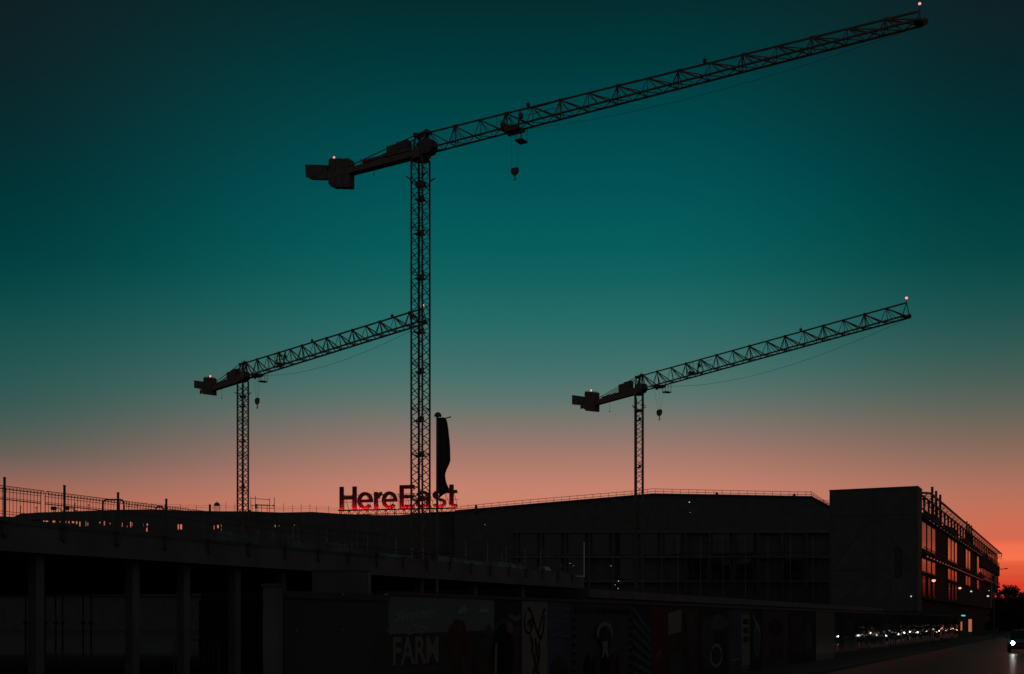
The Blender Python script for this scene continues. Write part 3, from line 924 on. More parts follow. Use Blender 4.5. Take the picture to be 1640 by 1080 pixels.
# ------------------------------------------------------------------ concrete deck beside the road
def deck_pt(Y, z, off=0.0):
    p = Vector((0.479 * Y - 25.1, Y, z)) - PERP * off
    p.z = z
    return p
ZD = 4.2
deck = empty('concrete_deck', deck_pt(45, 0), 'raw concrete deck on columns running back from the left edge above the hoarding', 'deck')
b = MB()
d0, d1 = deck_pt(12, 3.64), deck_pt(60, 3.64)
b.obox(d0, d1 - d0, PERP * 40, UP * 0.56)
b.build('slab', M['concrete'], deck)
b = MB(); b.obox(d0 + UP * 0.5599 + PERP * 0.02, d1 - d0, PERP * 0.25, UP * 0.16); b.build('kerb_upstand', M['concrete'], deck)
def px_to_deckY(px): return 25.1 / (0.479 - (px - 820) / F)
for px in (82, 235, 316, 397, 470, 600, 690, 775, 850):
    Yc = px_to_deckY(px)
    b = MB()
    c = deck_pt(Yc, 0, -0.5)
    b.cbox(Vector((c.x, c.y, 1.75)), D * 0.26, PERP * 0.26, UP * 3.776)
    b.build('column', M['concrete'], deck)
# lower podium going on to the right
pod = empty('low_podium', deck_pt(100, 0), 'low dark podium wall behind the hoarding, from the deck end to the tall block', 'wall')
b = MB()
d0, d1 = deck_pt(60.3, -0.14), deck_pt(150, -0.14)
b.obox(d0, d1 - d0, PERP * 25, UP * 3.35); b.build('wall', M['concrete_dk'], pod)
b = MB()
b.obox(d0 + UP * 3.351 - PERP * 0.15, d1 - d0, PERP * 25, UP * 0.43); b.build('coping', M['concrete'], pod)

# edge posts, rails and wire mesh along the deck edge
post_Y = [27.65 + 1.63 * k for k in range(0, 20)]
pnames = {}
def ppx(Y): return 820 + F * (0.479 - 25.1 / Y)
ordn = ['first', 'second', 'third', 'fourth', 'fifth', 'sixth', 'seventh', 'eighth', 'ninth', 'tenth', 'eleventh', 'twelfth', 'thirteenth', 'fourteenth', 'fifteenth', 'sixteenth', 'seventeenth', 'eighteenth', 'nineteenth', 'twentieth', 'twenty-first']
kk = 0
proto = None
for i, Y in enumerate(post_Y):
    p = deck_pt(Y, ZD - 0.25, 0.04)
    top = 5.34 if Y < 35 else 5.25
    if proto is None:
        m = MB(); m.tube(p, Vector((p.x, p.y, top)), 0.032, 8); m.tube(Vector((p.x, p.y, top - 0.03)), Vector((p.x, p.y, top + 0.015)), 0.034, 8)
        m.cbox(Vector((p.x, p.y, ZD - 0.1)), D * 0.14, PERP * 0.075, UP * 0.2)
        e_ = empty('edge_post', p); o = MB()
        m.build('tube', M['steel'], e_)
        o.cbox(Vector((p.x, p.y, ZD + 0.16)) - PERP * 0.05, D * 0.1, PERP * 0.1, UP * 0.1); o.build('clamp', M['steel'], e_)
        proto = e_; q = e_
    else:
        q = copy_tree(proto); q.location = p
        if Y > 36:
            for ch in q.children:
                if ch.name.startswith('tube'):
                    ch.scale = (0.8, 0.8, 1)
    nm = ordn[i]
    lab = '%s edge post from the left, clamped to the concrete deck edge' % nm
    tag(q, lab, 'post', 'edge posts clamped along the concrete deck')
fence = empty('mesh_fence', deck_pt(30, ZD, 0.0), 'wire mesh safety fence with a rolled top along the concrete deck at the left', 'fence')
Yf = 26.4
while Yf < 41:
    Ye = Yf + 2.35
    m = MB()
    n = 24
    for k in range(n + 1):
        y = Yf + (Ye - Yf - 0.12) * k / n
        t_ = 0.007 if k not in (0, n) else 0.011
        p = lambda z, o_: deck_pt(y, z, o_)
        m.path([p(ZD + 0.05, 0.02), p(5.02, 0.02), p(5.1, 0.035), p(5.145, 0.075), p(5.13, 0.12), p(5.06, 0.13)], t_, 4)
    for z in (ZD + 0.08, ZD + 0.30, ZD + 0.36, 4.84, 4.88, 5.02, 5.09):
        m.tube(deck_pt(Yf, z, 0.02), deck_pt(Ye - 0.12, z, 0.02), 0.006 if z not in (4.84, 4.36) else 0.012, 4)
    m.tube(deck_pt(Yf, 5.145, 0.075), deck_pt(Ye - 0.12, 5.145, 0.075), 0.006, 4)
    m.tube(deck_pt(Yf, 5.06, 0.13), deck_pt(Ye - 0.12, 5.06, 0.13), 0.006, 4)
    m.build('mesh_panel', M['steel'], fence)
    Yf = Ye
m = MB()
for z in (4.62, 5.1):
    m.tube(deck_pt(41.2, z, 0.0), deck_pt(59.5, z, 0.0), 0.024, 6)
tag(m.build('deck_hand_rail', M['steel']), 'double tube hand rail along the right part of the concrete deck', 'railing')

# hoops on the deck
def hoop(pa, pb, ytop, Y, nm, lb, r=0.03):
    e_ = empty(nm, at((pa + pb) / 2, 0, Y) * 1, lb, 'barrier', 'tube hoops standing on the deck')
    za = ZD
    a, b_ = at(pa, ytop, Y), at(pb, ytop, Y)
    m = MB(); rr = 0.09
    m.path([Vector((a.x, Y, za)), Vector((a.x, Y, a.z - rr)), Vector((a.x + rr * .3, Y, a.z - rr * .3)), Vector((a.x + rr, Y, a.z)), Vector((b_.x - rr, Y, a.z)), Vector((b_.x - rr * .3, Y, a.z - rr * .3)), Vector((b_.x, Y, a.z - rr)), Vector((b_.x, Y, za))], r, 8)
    m.build('hoop_tube', M['steel'], e_)
    m = MB(); m.tube(Vector((a.x, Y, za + 0.45)), Vector((b_.x, Y, za + 0.45)), r * 0.8, 6); m.build('cross_bar', M['steel'], e_)
hoop(165, 198.5, 800.5, 34.5, 'tube_hoop', 'round-cornered tube hoop rising above the mesh at the third fence post', 0.024)
hoop(249, 262, 811.5, 36.5, 'tube_hoop', 'low tube hoop beside the fourth fence post on the deck', 0.02)

# pale strips of plastic sheeting lying behind the rail, teal sky glints put into their colour
tealn = ['behind the sixth fence post', 'left of the left crane mast', 'below the left crane mast', 'right of the left crane mast', 'under the left end of the sign', 'below the middle of the sign', 'left of the tallest crane', 'at the flagpole', 'right of the flagpole', 'near the deck end', 'at the far deck end']
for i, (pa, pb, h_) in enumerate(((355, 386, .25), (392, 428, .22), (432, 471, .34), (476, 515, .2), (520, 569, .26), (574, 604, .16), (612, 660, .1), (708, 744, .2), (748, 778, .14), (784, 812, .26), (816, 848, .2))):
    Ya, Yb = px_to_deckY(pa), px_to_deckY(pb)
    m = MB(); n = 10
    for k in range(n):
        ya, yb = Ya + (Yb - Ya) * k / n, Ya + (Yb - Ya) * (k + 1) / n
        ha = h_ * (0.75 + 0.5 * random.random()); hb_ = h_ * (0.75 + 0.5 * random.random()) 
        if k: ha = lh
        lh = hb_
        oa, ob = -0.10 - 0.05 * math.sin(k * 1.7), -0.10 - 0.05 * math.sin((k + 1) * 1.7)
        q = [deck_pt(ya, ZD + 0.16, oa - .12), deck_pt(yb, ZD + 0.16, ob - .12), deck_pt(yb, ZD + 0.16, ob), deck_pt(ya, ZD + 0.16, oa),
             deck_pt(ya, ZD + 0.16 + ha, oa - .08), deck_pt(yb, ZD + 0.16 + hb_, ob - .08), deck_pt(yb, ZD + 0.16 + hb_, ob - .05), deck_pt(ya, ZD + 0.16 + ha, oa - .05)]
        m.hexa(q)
    tag(m.build('plastic_sheeting', M['sheet_glint']), 'crumpled pale sheeting along the deck edge ' + tealn[i], 'sheeting', 'strips of sheeting along the deck edge')

# thin galvanised props standing about on the deck
pp = [(413, 848, 'pale'), (438, 842, 'galv'), (470, 845, 'galv'), (477, 840, 'galv'), (523, 846, 'galv'), (572, 853, 'galv'), (589, 856, 'galv'), (634, 858, 'galv'), (660, 880, 'galv'), (678, 886, 'galv'), (746, 866, 'galv'), (755, 888, 'galv'), (781, 870, 'galv'),
      (804, 887, 'galv'), (811, 876, 'galv'), (841, 880, 'galv'), (866, 882, 'galv'), (898, 914, 'galv')]
desc = 'thin upright scaffold tube on the deck, %s'
wh = ['just right of the left crane mast', 'below the roof scaffold frame', 'left of a close pair below the low roof', 'right of a close pair below the low roof', 'left of the sign', 'below the first letter of the sign', 'below the second letter of the sign', 'below the fourth letter of the sign', 'left of the tallest crane foot', 'short one at the tallest crane foot', 'tall one right of the flagpole', 'short one right of the flagpole', 'third tall one right of the flagpole', 'short one before the hall', 'tall one under the hall roof slope', 'next to a short tube before the hall', 'tall one left of the white post', 'shortest one close to the white post']
for (px, yt, mk), w_ in zip(pp, wh):
    Yp = px_to_deckY(px) + 0.5
    a = at(px, yt, Yp)
    m = MB(); m.tube(Vector((a.x, Yp, ZD)), a, 0.018, 6); m.cbox(Vector((a.x, Yp, ZD + 0.02)), Vector((0.12, 0, 0)), Vector((0, 0.12, 0)), UP * 0.03)
    m.tube(Vector((a.x, Yp, ZD + 0.5)), Vector((a.x, Yp, ZD + 0.58)), 0.03, 6)
    tag(m.build('scaffold_tube', M['galv']), desc % w_, 'scaffold tube', 'scaffold tubes standing on the deck')
# the white post and board at the deck end
e_ = empty('white_post', at(935.6, 923, 59.0), 'bright white upright post at the far end of the concrete deck', 'post')
m = MB(); a = at(935.6, 869, 59.2); m.tube(Vector((a.x, 59.2, ZD)), a, 0.028, 8); m.build('tube', M['pale_post'], e_)
m = MB(); m.cbox(Vector((a.x - 0.28, 59.2, ZD + 0.03)), Vector((0.55, 0, 0)), Vector((0, 0.2, 0)), UP * 0.06); m.build('foot_board', M['pale_post'], e_)
e_ = empty('timber_stack', deck_pt(56.5, ZD, -0.4), 'small stack of pale boards and blocks on the deck left of the white post', 'timber')
for i in range(4):
    m = MB(); c = deck_pt(56.2 + 0.5 * i, ZD + 0.16 + 0.05 * i, -0.5); m.cbox(c + UP * 0.1, D * 0.75, PERP * 0.3, UP * (0.2 - 0.03 * i)); m.build('board', M['pale_post'] if i == 1 else M['timber'], e_)

# things under the deck
for i, px in enumerate((41, 53, 72, 89, 100, 133, 146)):
    Yp = 54 + (i * 2.7) % 4
    a = at(px, 0, Yp)
    m = MB(); m.tube(Vector((a.x, Yp, -0.14)), Vector((a.x, Yp, 1.9)), 0.045, 8); m.tube(Vector((a.x, Yp, 1.9)), Vector((a.x, Yp, 3.6)), 0.033, 8)
    m.cbox(Vector((a.x, Yp, 3.62)), Vector((0.15, 0, 0)), Vector((0, 0.15, 0)), UP * 0.03); m.tube(Vector((a.x - 0.1, Yp, 1.92)), Vector((a.x + 0.1, Yp, 1.92)), 0.05, 8)
    tag(m.build('steel_prop', M['galv']), '%s steel prop from the left under the concrete deck' % ordn[i], 'prop', 'steel props under the deck')
e_ = empty('crowd_barrier', at(315, 1080, 46), 'low tube barrier standing in the dark under the concrete deck', 'barrier')
m = MB(); a, b_ = at(279, 1025, 46), at(350, 1025, 46)
m.path([Vector((a.x, 46, -0.14)), Vector((a.x, 46, a.z - .1)), Vector((a.x + .1, 46, a.z)), Vector((b_.x - .1, 46, a.z)), Vector((b_.x, 46, a.z - .1)), Vector((b_.x, 46, -0.14))], 0.025, 8); m.build('frame', M['galv'], e_)
m = MB()
for k in range(1, 9):
    x = a.x + (b_.x - a.x) * k / 9; m.tube(Vector((x, 46, 0.2)), Vector((x, 46, a.z - 0.02)), 0.01, 6)
m.build('bars', M['galv'], e_)
e_ = empty('site_cabin', at(545, 995, 38.5), 'grey site cabin behind the black gate, its top showing under the deck edge', 'cabin')
m = MB(); a, b_ = at(500, 914.5, 37.2), at(590, 941, 37.2)
m.box(a.x, 37.2, -0.14, b_.x, 37.9, a.z); m.build('body', M['cabin'], e_)
m = MB(); m.box(a.x - .04, 37.16, a.z + 0.002, b_.x + .04, 37.94, a.z + 0.03); m.build('roof', M['cabin'], e_)
m = MB()
for k in range(9):
    x = a.x + (b_.x - a.x) * (k + .5) / 9; m.box(x, 37.17, 0.1, x + 0.05, 37.198, a.z - 0.08)
m.build('corrugation', M['cabin'], e_)

# ------------------------------------------------------------------ gate and hoarding
HZ = 2.47
def px_to_hY(px): return 13.1 / (0.479 - (px - 820) / F)
gp = empty('gate_post', hoard_pt(px_to_hY(437)), 'thick square gate post left of the solid black gate', 'post')
m = MB(); c = hoard_pt(px_to_hY(437)); m.cbox(Vector((c.x, c.y, 1.28)), D * 0.16, PERP * 0.27, UP * 2.56); m.build('shaft', M['concrete'], gp)
m = MB(); m.cbox(Vector((c.x, c.y, 2.585)), D * 0.2, PERP * 0.31, UP * 0.045); m.build('cap', M['concrete_dk'], gp)
gate = empty('solid_gate', hoard_pt(px_to_hY(540)), 'solid black boarded site gate left of the farm mural', 'gate')
Ya, Yb = px_to_hY(455), px_to_hY(621)
m = MB(); a = hoard_pt(Ya, 0.02, 0.05); b_ = hoard_pt(Yb, 0.02, 0.05); m.obox(a, b_ - a, PERP * 0.05, UP * 2.45); m.build('leaf_board', M['black'], gate)
for z in (0.1, 2.38):
    m = MB(); m.obox(hoard_pt(Ya, 0.05, z), b_ - a, PERP * 0.028, UP * 0.1); m.build('rail', M['black'], gate)
for px, py in ((545, 953), (470, 1010), (545, 1010), (616, 1010), (616, 953)):
    y = px_to_hY(px); c = at(px, py, y); m = MB(); m.tube(c, c - PERP * 0.07, 0.018, 8); m.build('bolt', M['galv'], gate)

hd = empty('printed_hoarding', hoard_pt(60), 'long glossy site hoarding printed with murals along the road', 'hoarding')
def print_mat(name, c, c2=None, sc=2.0):
    return mat(name, tuple(0.5 * (0.75 * x + 0.25 * sum(c) / 3) for x in c), tuple(0.5 * (0.75 * x + 0.25 * sum(c2) / 3) for x in c2), sc, 0.025, 0, 0.3)
PM = {k: print_mat('print_' + k, *v) for k, v in {
    'bluegrey': ((0.33, 0.40, 0.43), (0.28, 0.35, 0.38), 0.8), 'green': ((0.15, 0.16, 0.13), (0.11, 0.12, 0.10), 2), 'cream': ((0.50, 0.42, 0.39), (0.44, 0.37, 0.35), 1.5),
    'red': ((0.34, 0.07, 0.07), (0.24, 0.05, 0.05), 3), 'brown': ((0.22, 0.14, 0.11), (0.15, 0.10, 0.08), 2.5), 'black': ((0.05, 0.05, 0.05), (0.035, 0.035, 0.035), 2),
    'violet': ((0.22, 0.23, 0.31), (0.17, 0.17, 0.24), 1.2), 'teal': ((0.20, 0.29, 0.31), (0.15, 0.22, 0.24), 2), 'grey': ((0.20, 0.19, 0.185), (0.15, 0.145, 0.14), 1.6),
    'white': ((0.62, 0.60, 0.58), (0.54, 0.52, 0.5), 2), 'dark': ((0.12, 0.115, 0.11), (0.09, 0.085, 0.083), 1.6), 'plum': ((0.25, 0.15, 0.16), (0.18, 0.12, 0.12), 1.5), 'pink': ((0.42, 0.25, 0.23), (0.34, 0.2, 0.18), 3)}.items()}
PK = list(PM); PL = [PM[k] for k in PK]
PMAT = []
for k in PK:
    m_ = PM[k].copy(); m_.name = 'matt_' + k; m_.node_tree.nodes['Principled BSDF'].inputs['Roughness'].default_value = 0.75; m_.node_tree.nodes['Principled BSDF'].inputs['Specular IOR Level'].default_value = 0.0
    PMAT.append(m_)
def text_faces(s, shear=0.0, bold=0.0):
    cu = bpy.data.curves.new('txt', 'FONT'); cu.body = s; cu.shear = shear; cu.offset = bold
    ob = bpy.data.objects.new('txt', cu); col.objects.link(ob)
    dg = bpy.context.evaluated_depsgraph_get(); me = ob.evaluated_get(dg).to_mesh()
    vs = [v.co.copy() for v in me.vertices]; fs = [tuple(p.vertices) for p in me.polygons]
    ob.evaluated_get(dg).to_mesh_clear(); bpy.data.objects.remove(ob); bpy.data.curves.remove(cu)
    x0 = min(v.x for v in vs); x1 = max(v.x for v in vs); y0 = min(v.y for v in vs); y1 = max(v.y for v in vs)
    return [((v.x - x0) / (x1 - x0), (v.y - y0) / (y1 - y0)) for v in vs], fs
class Panel:
    """one board of the hoarding; u runs 0..1 along it, v 0..1 up; drawn shapes are printed films a few mm proud"""
    def __init__(self, Ya, Yb, base, tilt=(0, 0)):
        self.mb = MB(); self.a = hoard_pt(Ya); self.b = hoard_pt(Yb - 0.012)
        self.t = tilt; self.len = (self.b - self.a).length; self.k = 0
        mb = self.mb; mb.mi = PK.index(base)
        q = [self.pt(0, 0, -0.03), self.pt(1, 0, -0.03), self.pt(1, 0, 0), self.pt(0, 0, 0), self.pt(0, 1, -0.03), self.pt(1, 1, -0.03), self.pt(1, 1, 0), self.pt(0, 1, 0)]
        mb.hexa(q)
    def pt(self, u, v, d=0.0):
        o = (u - 0.5) * self.len * self.t[0] + (v - 0.5) * HZ * self.t[1]
        p = self.a.lerp(self.b, u) - PERP * (d + o); p.z = 0.02 + v * HZ; return p
    def poly(self, pts, c):
        self.k += 1; self.mb.mi = PK.index(c); self.mb.face([self.pt(u, v, 0.002 + 0.0012 * self.k) for u, v in pts])
    def ell(self, cu, cv, ru, rv, c, n=20, a0=0, a1=360, rot=0.0):
        pts = []
        for i in range(n):
            a = R(a0 + (a1 - a0) * i / (n if a1 - a0 == 360 else n - 1)); x, y = ru * math.cos(a), rv * math.sin(a)
            pts.append((cu + x * math.cos(rot) - y * math.sin(rot), cv + x * math.sin(rot) + y * math.cos(rot)))
        self.poly(pts, c)
    def line(self, pts, wd, c):
        asp = HZ / self.len
        for (ua, va), (ub, vb) in zip(pts, pts[1:]):
            dx, dy = (ub - ua) / asp, vb - va; l = math.hypot(dx, dy) or 1; nx, ny = -dy / l * wd / 2 * asp, dx / l * wd / 2
            self.poly([(ua + nx, va + ny), (ub + nx, vb + ny), (ub - nx, vb - ny), (ua - nx, va - ny)], c)
    def text(self, s, u0, u1, v0, v1, c, shear=0.0, rise=0.0, bold=0.0):
        vs, fs = text_faces(s, shear, bold); self.k += 1; self.mb.mi = PK.index(c)
        b = len(self.mb.v)
        self.mb.v += [self.pt(u0 + x * (u1 - u0), v0 + y * (v1 - v0) + rise * x, 0.002 + 0.0012 * self.k) for x, y in vs]
        for f in fs:
            self.mb.f.append(tuple(b + i for i in f)); self.mb.m.append(self.mb.mi)
    def done(self, gloss=False):
        return self.mb.build('hoarding_panel', PL if gloss else PMAT, hd)
def pan(pa, pb, base): return Panel(px_to_hY(pa), px_to_hY(pb), base)
HP = []
# farm mural: u,v from photo pixels at the panel (top 955..960, foot 1124..)
p = pan(622, 792, 'green')
p.poly([(0, 0.70), (1, 0.72), (1, 1), (0, 1)], 'bluegrey')
p.text('Stepney', 0.05, 0.41, 0.775, 0.875, 'white', 0.35, 0.05)
p.text('City', 0.15, 0.34, 0.67, 0.765, 'white', 0.35, 0.03)
p.text('FARM', 0.035, 0.43, 0.46, 0.68, 'cream', 0, 0, 0.02)
p.poly([(0.05, 0.39), (0.42, 0.39), (0.42, 0.43), (0.05, 0.43)], 'plum')
p.poly([(0.50, 0.62), (0.53, 0.75), (0.60, 0.82), (0.68, 0.80), (0.73, 0.62), (0.72, 0.48), (0.66, 0.40), (0.56, 0.42)], 'red')
p.ell(0.605, 0.69, 0.055, 0.13, 'brown')
p.line([(0.55, 0.56), (0.60, 0.48), (0.61, 0.3), (0.6, 0.1)], 0.07, 'brown')
p.line([(0.66, 0.5), (0.67, 0.3), (0.66, 0.05)], 0.06, 'plum')
p.poly([(0.6, 0.86), (0.68, 0.87), (0.72, 0.91), (0.68, 0.91), (0.70, 0.95), (0.65, 0.92), (0.61, 0.9)], 'white')
p.poly([(0.80, 0.87), (0.94, 0.88), (0.9, 0.93), (0.88, 0.9), (0.86, 0.95), (0.84, 0.9)], 'white')
p.poly([(0.85, 0.68), (0.99, 0.68), (0.93, 0.78)], 'plum')
p.ell(0.85, 0.35, 0.09, 0.2, 'brown')
p.done()
p = pan(792, 836, 'dark')
p.ell(0.35, 0.70, 0.34, 0.13, 'plum'); p.ell(0.3, 0.48, 0.4, 0.3, 'black'); p.line([(0.5, 0.86), (0.75, 0.82), (0.95, 0.84)], 0.05, 'pink'); p.ell(0.55, 0.74, 0.14, 0.05, 'pink')
p.line([(0.8, 0.75), (0.75, 0.4), (0.6, 0.1)], 0.1, 'plum'); p.line([(0.05, 0.6), (-0.0, 0.2)], 0.05, 'cream'); p.done()
p = pan(836, 877, 'cream')
for q in ([(0.15, .90), (.08, .8), (.14, .7), (.3, .68), (.42, .78), (.34, .9), (.2, .93)], [(.4, .85), (.52, .74), (.6, .68), (.7, .76), (.8, .88), (.9, .93)], [(.6, .68), (.72, .62), (.82, .72), (.86, .86)],
          [(.3, .66), (.4, .58), (.34, .5)], [(.5, .64), (.55, .5), (.62, .42), (.55, .34)], [(.62, .6), (.66, .48), (.6, .4)], [(.4, .5), (.5, .4), (.42, .3), (.5, .2)], [(.52, .34), (.64, .27), (.6, .18)], [(.2, .78), (.3, .82), (.28, .74)]):
    p.line(q, 0.025, 'black')
p.done()
p = pan(877, 913, 'violet')
for k in range(5): p.line([(0.0, 0.93 - k * 0.07), (0.5, 0.95 - k * 0.075), (1, 0.92 - k * 0.07)], 0.025, 'teal')
p.poly([(0.1, 0.0), (0.9, 0.0), (0.9, 0.33), (0.45, 0.46), (0.1, 0.36)], 'brown')
for k in range(5): p.poly([(0.2 + k * .14, 0.04), (0.27 + k * .14, 0.04), (0.27 + k * .14, 0.3), (0.2 + k * .14, 0.3)], 'black')
p.done()
p = pan(913, 1013, 'grey')
p.poly([(0.1, 0.0), (0.88, 0.0), (0.88, 0.86), (0.1, 0.86)], 'pink' if False else 'plum')
p.poly([(0.13, 0.12), (0.85, 0.12), (0.85, 0.83), (0.13, 0.83)], 'grey')
for k in range(16):
    u = 0.06 + k * 0.057; p.poly([(u, 0.89), (u + 0.028, 0.96), (u + 0.05, 0.89)], 'black')
for k in range(9):
    p.poly([(0.02, 0.08 + k * .09), (0.08, 0.10 + k * .09), (0.02, 0.13 + k * .09)], 'black'); p.poly([(0.97, 0.08 + k * .09), (0.91, 0.10 + k * .09), (0.97, 0.13 + k * .09)], 'black')
for k in range(9):
    a = R(k * 22.5); p.ell(0.5 + 0.11 * math.cos(a), 0.66 + 0.1 * math.sin(a), 0.03, 0.04, 'cream', 8)
p.ell(0.5, 0.64, 0.10, 0.11, 'dark'); p.poly([(.44, .4), (.56, .4), (.54, .58), (.46, .58)], 'cream'); p.line([(.4, .6), (.46, .5), (.44, .42)], .02, 'black'); p.line([(.6, .6), (.54, .5), (.56, .42)], .02, 'black')
for k, c in enumerate(('black', 'brown', 'black', 'red', 'plum')):
    u = 0.19 + k * 0.13; p.poly([(u, .2), (u + .09, .2), (u + .09, .36), (u + .045, .46), (u, .36)], c)
for k in range(6): p.ell(0.2 + k * 0.12, 0.165, 0.045, 0.03, 'cream', 10, 0, 180)
p.done()
p = pan(1013, 1042, 'dark')
for k in range(7): p.poly([(-.0, .98 - k * .13), (-.0, .93 - k * .13), (1, .63 - k * .1), (1, .69 - k * .1)], 'teal')
p.done()
p = pan(1042, 1070, 'red'); p.line([(.3, .35), (.6, .45), (.5, .3)], .03, 'pink'); p.done()
p = pan(1070, 1118, 'brown')
p.poly([(0, .62), (.42, .66), (.42, .96), (0, .9)], 'cream'); p.poly([(.02, 0), (.4, 0), (.4, .4), (.02, .35)], 'grey'); p.ell(.75, .6, .2, .3, 'plum'); p.line([(.5, .9), (.6, .6), (.55, .2)], .05, 'black'); p.done()
p = pan(1118, 1165, 'dark')
p.ell(.3, .5, .2, .38, 'grey'); p.ell(.7, .78, .3, .12, 'violet'); p.ell(.6, .3, .22, .18, 'cream', 16); p.ell(.6, .3, .16, .13, 'dark', 16); p.line([(.2, .1), (.4, .4), (.8, .3)], .05, 'plum'); p.done()
p = pan(1165, 1202, 'grey')
p.poly([(.1, 0), (.9, 0), (.9, .94), (.1, .94)], 'violet'); p.poly([(.6, .1), (.95, .1), (.95, .9), (.6, .9)], 'cream')
for k, c in enumerate(('dark', 'brown', 'dark')): p.poly([(.66, .75 - k * .14), (.9, .75 - k * .14), (.9, .84 - k * .14), (.66, .84 - k * .14)], c)
p.line([(.15, .2), (.5, .22)], .03, 'cream'); p.done()
p = pan(1202, 1222, 'dark'); p.ell(.5, .5, .3, .3, 'teal'); p.line([(.2, .9), (.8, .6)], .04, 'white'); p.done()
p = pan(1222, 1262, 'plum'); p.ell(.5, .7, .3, .15, 'dark'); p.poly([(.1, .1), (.9, .1), (.5, .5)], 'brown'); p.done()
p = pan(1262, 1307, 'dark'); p.poly([(.1, .2), (.5, .2), (.5, .9), (.1, .9)], 'brown'); p.ell(.7, .5, .15, .3, 'grey'); p.done()
p = pan(1307, 1337, 'cream'); p.done(True)
Yc = px_to_hY(1337)
k = 0
rnd = random.Random(5)
seq = ['dark', 'dark', 'brown', 'dark', 'grey', 'dark', 'plum', 'dark', 'dark', 'grey']
while Yc < 127:
    q = Panel(Yc, Yc + 1.10, seq[k % 10], (rnd.gauss(0, 0.011), rnd.gauss(0, 0.0045)))
    if k % 3 == 0: q.poly([(.1, .15), (.9, .15), (.9, .85), (.1, .85)], 'dark' if seq[k % 10] != 'dark' else 'grey')
    q.done(True); Yc += 1.10; k += 1
Yend = Yc
m = MB(); a, b_ = hoard_pt(px_to_hY(622), 0.03, HZ + 0.022), hoard_pt(Yend, 0.03, HZ + 0.022)
m.obox(a, b_ - a, PERP * 0.12, UP * 0.07); m.build('capping', M['black'], hd)

# ------------------------------------------------------------------ the tall block and its long street front
BK = Vector((0.479 * 168 - 23.0, 168.0, 0))
def bp(s, wd, z): 
    v = BK + D * s + PERP * wd; v.z = z; return v
blk = empty('tall_block', BK, 'tall dark block at the right with a long street front of red-glinting windows', 'building')
def bbox(mb, s0, s1, w0, w1, z0, z1): mb.obox(bp(s0, w0, z0), D * (s1 - s0), PERP * (w1 - w0), UP * (z1 - z0))
m = MB(); bbox(m, 0, 5.0, 0, 12.3, 3.4, 21.0); bbox(m, 0.3, 5.0, 0.3, 12.0, -0.14, 3.396); m.build('end_wall', M['clad2'], blk)
m = MB()                                               # bracing and joints on the end wall
for wd in (0.1, 6.1, 12.1): m.obox(bp(-0.06, wd - 0.12, 3.45), D * 0.055, PERP * 0.24, UP * 17.5)
for z in (9.4, 17.2): m.obox(bp(-0.05, 0.25, z), D * 0.045, PERP * 5.7, UP * 0.22); m.obox(bp(-0.05, 6.25, z), D * 0.045, PERP * 5.7, UP * 0.22)
for (wa, za, wb_, zb2) in ((0.3, 9.7, 5.9, 17.0), (12, 9.7, 6.3, 17.0), (0.3, 3.6, 5.9, 9.3), (12, 3.6, 6.3, 9.3)):
    m.bar(bp(-0.03, wa, za), bp(-0.03, wb_, zb2), 0.05, 0.22, PERP)
m.build('cross_bracing', M['steel'], blk)
m = MB(); bbox(m, -0.05, 5.05, -0.05, 12.35, 21.002, 21.16); m.build('parapet', M['steel'], blk)
m = MB(); bbox(m, 5.003, 117, 0.25, 12.2, -0.14, 17.0); m.build('wall', M['street_clad'], blk)
m = MB(); bbox(m, 5.003, 186, -0.25, 12.3, 17.003, 17.3); m.build('terrace_slab', M['street_clad'], blk)
for z0, z1 in ((11.35, 11.75), (5.2, 5.5)):
    m = MB(); bbox(m, 5.003, 186, -0.35, 0.246, z0, z1); m.build('floor_band', M['street_clad'], blk)
# glazing
def strip_win(s0, s1, z0, z1, n=9, gm='glass'):
    f = MB(); bbox(f, s0 - 0.15, s1 + 0.15, 0.12, 0.247, z0 - 0.15, z1 + 0.15)
    f = f.build('window', M['street_clad'], blk)
    g_ = MB(); bbox(g_, s0, s1, 0.06, 0.118, z0, z1); g_.build('pane', M[gm], f)
    l = MB()
    for k in range(n):
        z = z0 + (z1 - z0) * (k + 0.5) / n
        bbox(l, s0, s1, 0.02, 0.058, z, z + 0.05)
    l.build('louvre', M['street_clad'], f)
    sl = MB(); bbox(sl, s0, s1, -0.10, 0.10, z0 - 0.24, z0 - 0.155); sl.build('sill', M['galv'], f)
GR = [(4.9, 10.4), (12.2, 16.7), (18.6, 22.8), (43.3, 47.6), (49.8, 53.3), (55.8, 59.5), (79.2, 82.8), (85.4, 89.2), (108.2, 112.4)]
for s0, s1 in GR:
    s0 = max(s0, 5.3)
    strip_win(s0, s1, 12.7, 16.5, 16 if s0 < 30 else 9)
    strip_win(s0, s1, 9.4, 11.15, 8 if s0 < 30 else 5)
    if s0 < 60: strip_win(s0 + 1.0, s1 - 0.8, 5.9, 8.6, 6, 'dull_glass')
m = MB()                                               # glass strips added on two floor bands to imitate dashes of sky reflection
k = 0
s = 8.0
while s < 120:
    bbox(m, s, s + 1.5, -0.36, -0.352, 11.46, 11.62); s += 4.4
m.build('band_sky_dashes', M['glass'], blk)
m = MB(); s = 12.0
while s < 120:
    bbox(m, s, s + 1.2, -0.27, -0.252, 17.10, 17.20); s += 5.2
m.build('terrace_sky_dashes', M['glass'], blk)  # more added glass dashes mirroring the sky along the terrace edge
